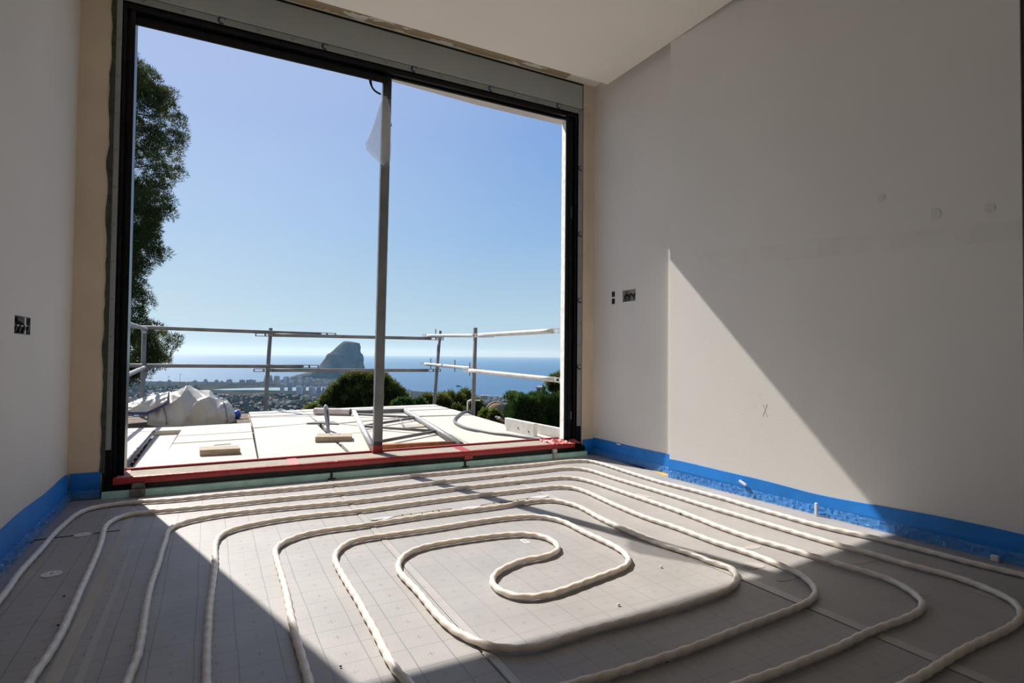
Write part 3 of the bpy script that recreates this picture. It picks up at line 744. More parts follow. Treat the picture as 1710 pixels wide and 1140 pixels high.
def small_mark(x, z, s, parent):
    b = MB()
    for cx, cz, r in ((0, 0, s*.55), (-s*.9, s*.5, s*.25), (s*.9, s*.5, s*.25)):
        for i in range(10):
            a0, a1 = 2*PI*i/10, 2*PI*(i+1)/10
            b.add([(x+cx+math.cos(a)*q, 3.3002, z+cz+math.sin(a)*q) for a, q in ((a0, r), (a1, r), (a1, r*.6), (a0, r*.6))], [(0, 1, 2, 3)])
    return b.build('printed_mark', MAT['ink2'], parent)
for i in range(16):
    x = -.33+.1735*i
    (crescent(x, 2.420, .0205, fh, -.2) if i % 3 == 2 else small_mark(x, 2.418, .013, fh))
for i in range(13):
    z = 2.17-.156*i
    if i % 3 == 1: crescent(2.286, z, .0195, fr_, .2)
    else: small_mark(2.285, z, .010, fr_)
for i in range(11): small_mark(-.422, 2.2-.18*i, .008, flj)
# ragged foam seam between left plaster and frame
n = 60; pl = []
for i in range(n+1):
    z = .11+2.3*i/n; pl.append((-.443-.004-.008*abs(mnoise.noise(Vector((i*.35, 1.7, 0))))*2, z))
vs = []; fs = []
for x, z in pl: vs += [(x, 3.2965, z), (-.432, 3.2985, z), (x, 3.33, z), (-.432, 3.33, z)]
for i in range(n): a = 4*i; fs += [(a, a+1, a+5, a+4), (a, a+4, a+6, a+2)]
MB().add(vs, fs).build('foam_seam', MAT['foam'], win)
wpart('handle_strip', mat('worn_white_mark', (.5, .5, .5), .5), lambda b: (b.box((2.236, 3.328, .245), (2.241, 3.333, .30)), b.box((2.228, 3.328, 1.66), (2.232, 3.333, 1.74))), .001)

# ------------------------------------------------------------------ sill protection: beige cover taped down with red tape
sc = thing('sill_cover', 'beige protective cover taped over the window sill with red tape', 'sill cover')
b = MB(); b.prism([(-.372, 3.264), (2.215, 3.264), (2.24, 3.50), (-.372, 3.475)], .080, .087); b.build('cover_sheet', MAT['cloth'], sc)
def wavy(y0, z0, zt, yb, x0, x1, amp):
    vs = []; fs = []; n = 90
    for i in range(n+1):
        x = x0+(x1-x0)*i/n; wv = amp*mnoise.noise(Vector((x*3.1, .3, 0)))+amp*.5*mnoise.noise(Vector((x*9, .3, 0)))
        vs += [(x, y0, z0+.002*math.sin(x*7)), (x, y0-.003, zt*.6+z0*.4), (x, y0, zt), (x, yb+wv, zt+.0015)]
    for i in range(n):
        for k in range(3): a = 4*i+k; fs.append((a, a+4, a+5, a+1))
    return vs, fs
b = MB(); b.smooth = True; b.add(*wavy(3.258, .060, .0885, 3.285, -.395, 2.225, .016)); b.build('red_tape', MAT['red'], sc)
b = MB(); b.prism([(-.38, 3.462), (2.24, 3.488), (2.24, 3.508), (-.38, 3.482)], .074, .098); b.build('red_tape', MAT['red'], sc)
for x, dx, m in ((.385, .05, 'pink'), (1.40, .055, 'red'), (.62, .02, 'pink')):
    b = MB(); b.prism([(x, 3.262), (x+dx, 3.262), (x+dx+.01, 3.47), (x+.01, 3.47)] if x != .62 else [(x, 3.262), (x+dx, 3.262), (x+dx, 3.30), (x, 3.30)], .0872, .0895); b.build('red_tape', MAT[m], sc)
b = MB(); b.prism([(-.385, 3.266), (-.33, 3.266), (-.345, 3.47), (-.385, 3.475)], .0872, .0905); b.build('red_tape', MAT['pink'], sc)
b = MB(); b.box((1.40, 3.252, .040), (1.455, 3.2575, .066)); b.build('red_tape', MAT['red'], sc)
# crumpled tape end at the right corner
b = MB()
def crum(u, v):
    x = 2.06+.20*u; y = 3.28+.20*v-.07*u
    z = .089+.020*abs(mnoise.noise(Vector((u*7, v*7, 1))))+.012*u*(1-abs(2*v-1))
    return (x, y, z)
b.grid(crum, 22, 14); b.build('crumpled_tape', mat('crumpled_red_tape', (.62, .16, .14), .35, var=.3, scale=30, bump=.3), sc)

# ------------------------------------------------------------------ steel post in the opening
PX, PY = .921, 3.46
post = thing('steel_post', 'galvanised square steel post standing in the middle of the window opening', 'post')
post.location = (PX, PY, 0); post.rotation_euler = (0, 0, math.radians(-6))
LEAN = Matrix.Shear('XY', 4, (.011, 0)) if False else None
b = MB(); zb, zt = .0875, 2.425; s = .026; lean = .026
def pz(f): return (lean*(f-.4), zb+(zt-zb)*f)
vs = []; fs = []; n = 24
for i in range(n+1):
    ox, z = pz(i/n)
    for x, y in ((-s, -s), (s, -s), (s, s), (-s, s)): vs.append((ox+x, y, z))
for i in range(n):
    for k in range(4): a = 4*i+k; c = 4*i+(k+1) % 4; fs.append((a, c, c+4, a+4))
fs += [(0, 3, 2, 1), (4*n, 4*n+1, 4*n+2, 4*n+3)]
b.add(vs, fs); b.build('shaft', MAT['galvd'], post, .002)
b = MB(); ox = pz(0)[0]; b.add([(ox+x*k, y*k, z) for z, k in ((zb, 1.18), (zb+.045, 1.06)) for x, y in ((-s, -s), (s, -s), (s, s), (-s, s))], [(0,1,5,4),(1,2,6,5),(2,3,7,6),(3,0,4,7)])
b.build('tape_wrap', MAT['red'], post)
# clear film wound round the shaft, glossy and crinkled
b = MB(); vs = []; fs = []; n = 150
for i in range(n+1):
    f = .03+.90*i/n; ox, z = pz(f)
    for k, (x, y) in enumerate(((-s, -s), (0, -s), (s, -s), (s, s), (-s, s), (-s, 0))):
        q = 1.07+.10*mnoise.noise(Vector((k*3.1, z*22, 0))); vs.append((ox+x*q, y*q, z))
for i in range(n):
    for k in range(6): a = 6*i+k; c = 6*i+(k+1) % 6; fs.append((a, c, c+6, a+6))
b.add(vs, fs); b.build('film_wrap', clear_film('post_film', (.80, .84, .84), .80, .12), post)
# loose bag of clear film hanging from the upper post
LB = [(2.268, .903, .925, .010), (2.20, .880, .945, .024), (2.12, .856, .953, .030), (2.03, .825, .956, .036), (1.96, .802, .957, .042), (1.925, .806, .957, .040), (1.90, .826, .956, .036), (1.875, .862, .954, .032), (1.845, .905, .946, .030)]
vs = []; fs = []; K = 20
for i, (z, x0, x1, dp) in enumerate(LB):
    for k in range(K):
        a = 2*PI*k/K; nx = mnoise.noise(Vector((math.cos(a)*2, math.sin(a)*2, z*14)))*.010
        vs.append(((x0+x1)/2+(x1-x0)/2*math.cos(a)+nx, 3.425+(dp+.034*(i > 0)*.3)*math.sin(a)-.006+nx, z+.01*math.sin(a*3)*(i == len(LB)-1)))
for i in range(len(LB)-1):
    for k in range(K): a = i*K+k; c = i*K+(k+1) % K; fs.append((a, c, c+K, a+K))
b = MB(); b.smooth = True; b.add(vs, fs)
tag(b.build('plastic_bag', MAT['film']), 'loose clear plastic film hanging from the upper steel post', 'plastic film')
# dark cable ends at the head of the post
b = MB(); b.smooth = True; b.tube(catmull([(.822, 3.435, 2.40), (.826, 3.435, 2.36), (.836, 3.435, 2.32), (.858, 3.435, 2.295), (.893, 3.435, 2.283)], .01), [.006+.003*math.sin(PI*min(1, i/8)) for i in range(60)][:len(catmull([(.822, 3.435, 2.40), (.826, 3.435, 2.36), (.836, 3.435, 2.32), (.858, 3.435, 2.295), (.893, 3.435, 2.283)], .01))], 8)
tag(b.build('cable', MAT['rubber']), 'black cable end hooking down left of the post head', 'cable')
b = MB(); b.smooth = True; b.tube(catmull([(.952, 3.465, 2.21), (.958, 3.465, 2.16), (.968, 3.465, 2.11)], .01), .0055, 8)
tag(b.build('cable', MAT['rubber']), 'short black cable end poking out right of the post above the film', 'cable')

# ------------------------------------------------------------------ socket boxes let into the walls
def back_box(name, x, sx, y0, y1, z0, z1, label, dark=True, cables=2, holes=0):
    o = thing(name, label, 'socket box')
    d = .045*sx; x1 = x+d; th = .003
    b = MB()
    lo, hi = min(x-.0*sx, x1), max(x, x1)
    b.box((min(x1, x1+th*sx), y0, z0), (max(x1, x1+th*sx), y1, z1))
    b.box((lo, y0, z0), (hi, y0+th, z1)); b.box((lo, y1-th, z0), (hi, y1, z1)); b.box((lo, y0, z0), (hi, y1, z0+th)); b.box((lo, y0, z1-th), (hi, y1, z1))
    b.build('shell', MAT['copper'] if dark else MAT['concrete'], o)
    for k in range(cables):
        yc = y0+(y1-y0)*(k+.5)/cables; zc = (z0+z1)/2
        t_ = MB(); t_.smooth = True
        t_.tube(catmull([(x1, yc, zc-.01), (x1-.02*sx, yc+.006, zc+.012), (x-.004*sx+.006*sx, yc-.004, zc-.004), (x+.008*sx, yc+.004, zc-.022 if z1-z0 > .05 else zc-.01)], .006), .006, 8); t_.build('cable', MAT['rubber'], o)
    return o
back_box('socket_box', XL, -1, 2.43, 2.62, .745, .808, 'open double socket box with cut cables in the left wall', cables=4)
b = MB(); b.box((XL-.02, 2.552, .745), (XL-.001, 2.570, .808)); b.box((XL-.02, 2.43, .772), (XL-.002, 2.552, .777)); b.box((XL-.02, 2.570, .774), (XL-.002, 2.62, .779))
o_ = [o for o in bpy.data.objects if o.name.startswith('socket_box')][0]
b.build('plaster_bridge', MAT['wall_l'], o_)
back_box('socket_box', 2.405, 1, 2.845, 2.98, 1.045, 1.127, 'wide open socket box with cables in the right recess wall', False, 3)
back_box('socket_box', 2.405, 1, 3.058, 3.092, 1.09, 1.128, 'small upper socket hole beside the corner of the recess wall', True, 1)
back_box('socket_box', 2.405, 1, 3.058, 3.092, 1.042, 1.08, 'small lower socket hole beside the corner of the recess wall', True, 1)
# pencil cross on the right wall
def rw(y): return 2.343+(2.472-y)*.0517
c0 = onplane(1270, 680, .4); yv = 1.86; zv = .436
b = MB()
for dy, dz in ((.012, .03), (-.012, .03)):
    b.bar((rw(yv-dy)-.0004, yv-dy, zv-dz), (rw(yv+dy)-.0004, yv+dy, zv+dz), .0016, .0006, up=(1, 0, 0))
struct(b.build('trim_2', mat('pencil', (.58, .56, .53), .8)))

# ------------------------------------------------------------------ small things on the floor
def washer(x, y, r, label):
    o = thing('fixing_washer', label, 'washer', 'white fixing washers'); o.location = (x, y, 0)
    n = 24; b = MB(); vs = []
    for rr, z in ((r, .0008), (r*.93, .0035), (r*.18, .0035), (r*.16, .0008)):
        vs += [(rr*math.cos(2*PI*k/n), rr*math.sin(2*PI*k/n), z) for k in range(n)]
    b.add(vs, [(i*n+k, i*n+(k+1) % n, (i+1)*n+(k+1) % n, (i+1)*n+k) for i in range(3) for k in range(n)]); b.build('disc', MAT['white'], o)
    b = MB(); b.prism([(r*.17*math.cos(2*PI*k/8), r*.17*math.sin(2*PI*k/8)) for k in range(8)], .0009, .0025); b.build('peg_hole', MAT['stone'], o)
    b = MB()
    for k in range(8): b.box((r*.6*math.cos(PI*k/4)-.002, r*.6*math.sin(PI*k/4)-.002, .0034), (r*.6*math.cos(PI*k/4)+.002, r*.6*math.sin(PI*k/4)+.002, .0038))
    b.build('dimple', MAT['tape'], o, kind='stuff')
washer(-.41, 2.648, .027, 'white round fixing washer on the joint of the sheets between the two outer pipe runs')
washer(-.42, 2.226, .028, 'white round fixing washer nearer the camera beside the outermost pipe run')
def pebble(x, y, r, label, m='stone'):
    b = MB(); b.smooth = True; vs = []; fs = []; nu, nv_ = 8, 5
    for i in range(nv_+1):
        for k in range(nu):
            a = PI*i/nv_; c = 2*PI*k/nu; q = r*(1+.25*mnoise.noise(Vector((x*90+math.cos(c), y*90+math.sin(c), i*.7))))
            vs.append((x+q*math.sin(a)*math.cos(c), y+q*.8*math.sin(a)*math.sin(c), .0012+r*.62+q*.6*math.cos(a)))
    for i in range(nv_):
        for k in range(nu): fs.append((i*nu+k, i*nu+(k+1) % nu, (i+1)*nu+(k+1) % nu, (i+1)*nu+k))
    b.add(vs, fs); tag(b.build('grit', MAT[m]), label, 'debris')
q = onplane(1137, 859.5, 0); pebble(q.x, q.y, .008, 'dark stone chip beside the third pipe run near the right wall')
for px, py, lab in ((1038, 1047, 'black grit crumb against the lower side of the innermost front pipe'), (804, 1091, 'black grit crumb on the tape seam in front of the inner loop'), (761, 1048, 'black grit crumb in the crook of the inner loop, on the seam'),
                    (1114, 1107, 'black grit crumb under the second front pipe run'), (569, 1114.5, 'tiny dark crumb in the shaded foreground sheet'), (107, 996.5, 'tiny dark crumb left of the second outer pipe run'), (97, 1045.5, 'tiny dark crumb further down left of the second outer pipe run')):
    q = onplane(px, py, 0); pebble(q.x, q.y, .0032, lab)
for px, py, lab in ((1104, 948, 'white plaster flake lying on the sunlit floor near the inner corner'), (1033, 1011.5, 'curled white scrap lying on the sunlit foil')):
    q = onplane(px, py, 0); pebble(q.x, q.y, .005, lab, 'white')
q = onplane(876.5, 903, .001)
b = MB(); b.prism([(q.x-.010, q.y-.024), (q.x+.012, q.y-.022), (q.x+.010, q.y+.024), (q.x-.012, q.y+.022)], .0003, .0009)
st = thing('sticker', 'small white printed sticker on the foil beside the inner pipe loop', 'sticker')
b.build('paper', MAT['white'], st); b = MB()
for k in range(5): b.box((q.x-.006, q.y-.012+.006*k, .0009), (q.x+.006, q.y-.0095+.006*k, .0011))
b.build('print', MAT['ink2'], st)

# ------------------------------------------------------------------ terrace of white boards
DZ = .05
ter = empty('terrace', (0, 0, 0), 'structure')
b = MB(); b.box((-1.6, 3.58, -3.2), (2.44, 6.80, -.035)); b.box((-1.6, 6.8, -3.2), (.3, 7.2, -.035)); b.build('slab', MAT['screed'], ter)
b = MB(); b.prism([(-.40, 3.44), (2.36, 3.44), (2.36, 3.60), (-.40, 3.60)], -.03, .035); b.build('threshold', MAT['screed'], ter)
def boards(poly4, rows, th=.035, z=DZ, gap=.011):
    """quad a-b (near edge, left to right) d-c (far edge), cut into rows at the given fractions"""
    a, bb, c, d = [Vector((*p, 0)) for p in poly4]
    rs = [0]+rows+[1]
    for f0, f1 in zip(rs, rs[1:]):
        L = (d-a).length; e = gap/L
        p = [a.lerp(d, f0+e), bb.lerp(c, f0+e), bb.lerp(c, f1-e), a.lerp(d, f1-e)]
        z1 = z+rnd.uniform(-.003, .003)
        MB().prism([(v.x, v.y) for v in p], z1-th, z1).build('board', MAT['board'], ter, .0015)
# low board in the recess, its neighbours, the middle bay, the big right bay
boards([(-.392, 3.60), (-.262, 3.60), (-.226, 5.405), (-.389, 5.40)], [], z=.012)
boards([(-1.3, 3.60), (-.420, 3.60), (-.400, 5.40), (-1.3, 5.45)], [])
boards([(-1.3, 5.46), (-.400, 5.405), (-.192, 5.425), (-.188, 5.66), (-.64, 5.73), (-1.3, 5.78)][:1]+[(-.196, 5.41), (-.190, 5.655), (-1.3, 5.79)], [])
boards([(-.255, 3.53), (.254, 3.53), (.333, 5.71), (-.190, 5.65)], [.52, .70])
boards([(.262, 3.53), (.777, 3.53), (.869, 5.50), (.336, 5.30)], [.30])
boards([(.336, 5.31), (.88, 5.46), (.90, 6.06), (.360, 6.15)], [])
boards([(.360, 6.16), (.905, 6.07), (.908, 6.44), (.374, 6.54)], [])
boards([(.374, 6.55), (.910, 6.45), (.912, 6.845), (.380, 6.80)], [])
boards([(.800, 3.53), (1.62, 3.53), (1.86, 5.62), (.895, 5.25)], [.62])
boards([(.90, 5.30), (1.87, 5.66), (1.90, 6.15), (.908, 6.07)], [])
boards([(1.63, 3.53), (2.345, 3.53), (2.475, 5.56), (1.87, 5.62)], [.36])
boards([(1.875, 5.66), (2.478, 5.57), (2.508, 6.20), (1.905, 6.15)], [])
boards([(.912, 6.08), (1.905, 6.16), (1.91, 6.56), (.915, 6.44)], [])
boards([(1.91, 6.17), (2.51, 6.21), (2.53, 6.52), (1.915, 6.57)], [])
boards([(.916, 6.45), (2.53, 6.53), (2.553, 6.93), (.918, 6.845)], [])
# dark planks under the bag
pf = thing('scaffold_platform', 'dark weathered scaffold planks under the bulk bag', 'platform')
for k in range(5):
    y = 5.80+.27*k; b = MB(); b.prism([(-1.25, y+.05), (.345+.012*k, y-.02), (.35+.012*k, y+.238), (-1.25, y+.30)], -.032, -.001); b.build('plank', MAT['plank'], pf, .003)
b = MB(); b.prism([(.345, 5.76), (.372, 5.75), (.398, 6.80), (.372, 6.80)], -.032, .014); b.build('edge_batten', MAT['wood'], pf)

# two timber offcuts
def block(pts, z0, z1, label, knots=()):
    o = thing('timber_block', label, 'timber block')
    MB().prism(pts, z0, z1).build('block', MAT['wood'], o, .003)
    for x, y in knots:
        MB().prism([(x+.012*math.cos(a), y+.008*math.sin(a)) for a in [2*PI*i/8 for i in range(8)]], z1, z1+.001).build('knot', MAT['bark'], o)
    return o
block([(-.046, 4.0), (.178, 3.975), (.174, 4.125), (-.050, 4.150)], .0505, .087, 'pale timber offcut lying alone on the white boards left of the post', )
block([(.677, 4.285), (.922, 4.205), (.958, 4.385), (.725, 4.475)], .0505, .088, 'pale knotty timber offcut lying over the open slot by the post', ((.80, 4.36), (.86, 4.36)))
b = MB(); b.bar((.03, 4.155, .089), (.13, 4.18, .0885), .004, .004)
tag(b.build('pencil', MAT['strap']), 'thin dark stick lying across the lone timber offcut', 'stick')
# standing loop of conduit beside the slot
o = thing('conduit_loop', 'grey corrugated conduit bent into a standing loop beside the slot', 'conduit')
L = catmull([(.838, 4.60, -.02), (.832, 4.66, .09), (.822, 4.73, .21), (.826, 4.76, .262), (.846, 4.80, .245), (.868, 4.86, .15), (.880, 4.92, .0)], .012)
b = MB(); b.smooth = True; b.tube(L, [.0125 if i % 2 else .0105 for i in range(len(L))], 10); b.build('tube', MAT['conduit'], o)
L = catmull([(.846, 4.64, .02), (.842, 4.70, .12), (.838, 4.76, .225), (.852, 4.80, .20), (.862, 4.86, .10), (.868, 4.92, .0)], .012)
b = MB(); b.smooth = True; b.tube(L, .007, 8); b.build('cable', MAT['rubber'], o)
b = MB(); b.smooth = True; b.tube(catmull([(.80, 4.34, .04), (.845, 4.17, .036), (.93, 3.76, .030)], .03), .014, 10)
tag(b.build('conduit', MAT['conduit']), 'straight grey conduit lying in the open slot below the knotty offcut', 'conduit')
b = MB(); b.prism([(.775, 5.40), (.87, 5.49), (1.02, 5.46), (1.03, 5.23), (.99, 5.25), (.90, 5.36)], .0505, .062)
tag(b.build('rubber_mat', MAT['rope']), 'dark flat strip lying at the head of the open slot', 'mat')
b = MB(); b.bar((1.02, 5.33, .054), (1.155, 5.10, .054), .012, .006)
tag(b.build('batten', MAT['concrete']), 'thin grey batten running from the dark strip towards the lattice frame', 'batten')
# cardboard roll
o = thing('cardboard_roll', 'pale roll of wrapped paper lying on the boards behind the conduit loop', 'roll')
A = Vector((.97, 6.19, .088)); B = Vector((1.288, 5.965, .088)); n = 12
L = [A.lerp(B, i/n) for i in range(n+1)]
b = MB(); b.smooth = True; b.tube(L, [.036*(1+.05*mnoise.noise(Vector((i*.8, 0, 0)))) for i in range(n+1)], 16, cap=False); b.build('wrap', mat('pale_paper', (.52, .46, .42), .7, var=.2, scale=12), o)
b = MB(); b.smooth = True; b.tube([A.lerp(B, .0), A.lerp(B, .995)], .027, 14); b.build('core', MAT['plank'], o)
# lattice girder lying flat
tr = thing('lattice_girder', 'galvanised lattice scaffold girder lying flat on the white boards', 'girder')
def tpart(name, pts, r, m): b = MB(); b.smooth = True; b.tube(pts, r, 10); return b.build(name, m, tr)
z = .078
tpart('chord', [(1.345, 6.06, z), (.955, 3.76, z)], .023, MAT['scaffw'])
tpart('chord', [(1.885, 6.03, z), (1.505, 3.56, z)], .025, MAT['galv'])
tpart('end_bar', [(1.345, 6.04, z), (1.88, 6.0, z)], .023, MAT['scaff'])
tpart('end_bar', [(1.0, 3.72, z), (1.49, 3.64, z)], .021, MAT['rust'])
for a, c in (((1.325, 5.82), (1.765, 5.29)), ((1.765, 5.29), (1.16, 4.86)), ((1.16, 4.86), (1.59, 4.29)), ((1.59, 4.29), (1.03, 3.93))):
    tpart('brace', [(*a, z), (*c, z)], .012, MAT['scaff'])
b = MB(); b.prism([(1.515, 4.95), (1.735, 4.93), (1.70, 4.755), (1.478, 4.735)], .0505, .062)
tag(b.build('board_offcut', mat('grey_offcut', (.40, .36, .31), .8, var=.1)), 'small beige-grey board offcut lying inside the lattice girder', 'offcut')
b = MB(); b.smooth = True; b.tube(catmull([(1.545, 5.20, .10), (1.52, 5.05, .104), (1.49, 4.85, .10), (1.45, 4.66, .068)], .03), .004, 6)
tag(b.build('wire', MAT['rope']), 'bent grey wire lying over the girder brace beside the offcut', 'wire')
# black hose
b = MB(); b.smooth = True
b.tube(catmull([(2.62, 5.84, .04), (2.50, 5.76, .066), (2.36, 5.60, .063), (2.132, 5.199, .063), (2.007, 4.886, .063), (1.95, 4.536, .063), (1.973, 4.303, .063), (2.018, 4.087, .063), (2.095, 3.94, .063), (2.14, 3.80, .063), (2.2, 3.65, .063)], .03), .0125, 10)
tag(b.build('hose', MAT['hose']), 'dark grey hose curving over the boards beside the right rail post', 'hose')
# pale beams on edge by the right jamb
b = MB(); b.prism([(2.221, 4.282), (2.238, 3.845), (2.276, 3.852), (2.259, 4.288)], .0505, .157)
o = thing('foam_block', 'pale concrete-coloured block standing on edge by the right jamb', 'block'); b.build('block', MAT['concrete'], o, .003)
for y, zz in ((4.08, .09), (3.92, .08)):
    t_ = MB(); t_.box((2.2265+.0005-(y-4.1)*.039-.002, y-.006, zz), (2.2275-(y-4.1)*.039+.004, y+.006, zz+.012)); t_.build('pit', MAT['stone'], o)
b = MB(); b.prism([(2.345, 4.55), (2.40, 3.62), (2.432, 3.62), (2.377, 4.55)], -.03, .128)
b.m = 0; tag(b.build('alu_beam', MAT['alu'], None, .003), 'long pale metal edge beam standing behind the concrete-coloured block', 'beam')
# thin conduit lying along the recess on the left
tb = thing('metal_ladder', 'dark metal rail with cross pins lying in the board recess by the left jamb', 'rail')
b = MB(); b.smooth = True; b.tube([(-.408, 3.62, .050), (-.386, 5.36, .054)], .010, 8); b.build('rail', MAT['scaff'], tb)
for k in range(6):
    y = 3.68+.16*k; b = MB(); b.tube([(-.418, y, .052), (-.385, y+.012, .04)], .006, 6); b.build('pin', MAT['rope'], tb)

# ------------------------------------------------------------------ bulk bag
bag = thing('bulk_bag', 'crumpled white woven bulk bag lying on dark planks behind the left boards', 'bag')
HP = [(-.72, .16), (-.60, .225), (-.50, .262), (-.42, .278), (-.34, .295), (-.24, .342), (-.195, .355), (-.14, .333), (-.06, .318), (0, .312), (.05, .258), (.10, .225), (.16, .212), (.205, .15), (.228, .06)]
LZ = [(-.76, .150), (-.60, .132), (-.50, .134), (-.43, .165), (-.37, .200), (-.33, .235)]
def bagpt(u, v, off=0., x0=-.515, x1=.232, flap=False):
    x = x0+(x1-x0)*u
    h = lerp(HP, x); a = PI*v; wy = .30; zl = .001
    if flap: zl = lerp(LZ, x); wy = .315 if x > -.5 else .315-(-.5-x)*.35
    else:
        if x > .132: wy *= max(.12, (.235-x)/.103)**.5
        if x < -.40: q = max(.08, (x+.518)/.118)**.5; wy *= q; h *= .45+.5*q
        h -= .006 if x < -.3 else 0
    y = 6.42-wy*math.copysign(abs(math.cos(a))**.8, math.cos(a)); s = math.sin(a)**.75 if 0 < v < 1 else 0
    zz = zl if v < .5 else max(.001, zl*.9)
    z = zz+(h-zz)*s
    n = mnoise.fractal(Vector((x*3.2+v*1.6, v*2.2-x*2, 2.7)), 1, 2, 2)
    rdg = (1-abs(mnoise.noise(Vector((x*4.4-v*3.2, v*1.8+x*2.6, 5.)))))**7
    rd2 = (1-abs(mnoise.noise(Vector((x*8+v*4, v*1.6+x*1.5, 9.)))))**9
    k = .036*n+.036*rdg+.018*rd2-.020
    if v < .04 or v > .97: k *= .2
    y -= k*math.cos(a)*.9; z += k*s*.6
    return (x, y-off*math.cos(a), max(.001, z)+off*s)
b = MB(); b.smooth = True; b.grid(bagpt, 110, 48)
b.add([bagpt(0, j/12) for j in range(13)], [tuple(range(13))]); b.add([bagpt(1, j/12) for j in range(13)], [tuple(range(13))[::-1]])
body = b.build('body', MAT['bag'], bag)
FX = dict(x0=-.745, x1=-.345, flap=True)
b = MB(); b.smooth = True; b.grid(lambda u, v: bagpt(u, v, .012, **FX), 60, 40)
fl_ = b.build('flap', MAT['bag'], bag)
m_ = fl_.modifiers.new('thick', 'SOLIDIFY'); m_.thickness = .004; m_.offset = -1
b = MB()
def strp(u, v):
    p = bagpt(u, 0., .012, **FX); return (p[0], p[1]-.005, p[2]-.014+.026*v)
b.grid(strp, 30, 2); b.build('strap', MAT['strap'], bag)
for x0, x1, v1 in ((-.345, -.39, .24), (.155, .05, .62)):
    pts = []
    for i in range(22):
        f = i/21; pts.append(bagpt((x0+(x1-x0)*f**1.5+.515)/.747, .01+v1*f, .005))
    b = MB(); b.smooth = True; b.tube(pts, .006, 6); b.build('tie_rope', MAT['rope'], bag)
b = MB(); b.smooth = True
b.tube([(.235, 6.60, .044), (.275, 6.575, .044)], .043, 18)
o = thing('blue_drum', 'small blue plastic drum end showing behind the right end of the bag', 'drum'); b.build('drum', MAT['bluecan'], o)
b = MB(); b.smooth = True; b.tube([(.275, 6.575, .044), (.280, 6.572, .044)], .016, 12); b.build('cap', MAT['strap'], o)

# ------------------------------------------------------------------ scaffold guard rails round the terrace
def rpost(x, y, z0, z1, label, tx=0., m='scaff', dx0=0.):
    o = thing('scaffold_post', label, 'scaffold post')
    b = MB(); b.smooth = True; b.tube([(x-tx*(.05-z0), y, z0), (x, y, .05), (x+tx*(z1-.05), y, z1)], .022, 12); b.build('tube', MAT[m], o)
    b = MB(); b.smooth = True
    for zz in (.52, .90): b.tube([(x+tx*zz, y, zz-.02), (x+tx*zz, y, zz+.02)], .0265, 12)
    b.build('cup_collar', MAT['galv'], o, kind='stuff')
    return o
rpost(-.622, 7.10, -2.95, .96, 'scaffold post at the left far corner, before the pine branches', 0)
rpost(.568, 7.10, -2.95, .975, 'leaning scaffold post right of the bulk bag, second along the far rail', .042)
rpost(2.635, 7.15, -2.95, 1.005, 'leaning scaffold post at the right far corner of the terrace', .070)
rpost(2.545, 5.69, -.9, .985, 'scaffold post rising at the hose bend on the right edge', .017)
def rail(a, c, label, m='scaff', r=.020, fork=.20, forks=(1, 1), pins=()):
    o = thing('guard_rail', label, 'guard rail')
    a = Vector(a); c = Vector(c); d = (c-a).normalized()
    a2 = a+d*fork if forks[0] else a; c2 = c-d*fork if forks[1] else c
    b = MB(); b.smooth = True; n = 8
    L = [a2.lerp(c2, i/n) for i in range(n+1)]; b.tube(L, r, 12); b.build('tube', MAT[m], o)
    for on, p, q in ((forks[0], a, a2), (forks[1], c, c2)):
        if not on: continue
        b = MB()
        for s in (-1, 1):
            b.bar(p+Vector((0, 0, s*r*.75)), q+Vector((0, 0, s*r*.75)), .007, .008)
        e = (q-p).normalized()
        b.bar(p, p+e*.012, .007, r*1.8); b.bar(p.lerp(q, .48), p.lerp(q, .58), .007, r*1.8); b.bar(q-e*.03, q+e*.03, .010, r*2)
        b.build('slotted_end', MAT[m], o)
    for f in pins:
        p = a.lerp(c, f); b = MB(); b.bar(p-Vector((0, .022, .06)), p+Vector((0, -.022, .085)), .006, .012); b.build('wedge_pin', MAT['rope'], o)
    return o
Y = 7.055
rail((-.79, Y, .945), (1.335, Y, .917), 'grey upper guard rail of the far side, running from the pine to the headland', forks=(0, 1))
rail((.44, Y-.055, .893), (2.735, Y+.05, .898), 'grey upper guard rail of the far side, right half behind the window post', forks=(1, 1))
rail((-.79, Y, .545), (1.14, Y, .532), 'grey lower guard rail of the far side, running from the pine to the headland', forks=(0, 1))
rail((.43, Y-.055, .493), (2.70, Y+.045, .479), 'grey lower guard rail of the far side, right half behind the window post', forks=(1, 1))
def rp(px, py, x): # point of the picture on a plane of constant x
    d = CF + CR*((px-855)/FPX) - CU*((py-570)/FPX); return Vector((0, 0, H))+d*(x/d.x)
rail(rp(706, 560.2, 2.605), rp(824, 560.3, 2.605), 'white upper guard rail joining the two right posts', 'scaffw', forks=(1, 1), pins=(.22,))
rail(rp(788, 560.4, 2.50), rp(945, 551.2, 2.455), 'white upper guard rail running from the right post towards the window jamb', 'scaffw', r=.021, forks=(1, 1), pins=(.02,))
rail(rp(702, 606.8, 2.605), rp(803, 616.6, 2.605), 'white lower guard rail joining the two right posts', 'scaffw', forks=(1, 1), pins=(.20, .62))
rail(rp(773, 617.2, 2.50), rp(947, 635.8, 2.455), 'white lower guard rail sloping from the right post towards the window jamb', 'scaffw', r=.021, forks=(1, 1), pins=(.08,))
rail((-.60, 7.06, .925), (-.66, 4.3, .93), 'pale upper guard rail on the left side, running back to the window jamb', 'galv', forks=(0, 0))
rail((-.60, 7.06, .527), (-.66, 4.3, .44), 'pale lower guard rail on the left side, running back to the window jamb', 'galv', forks=(0, 0))
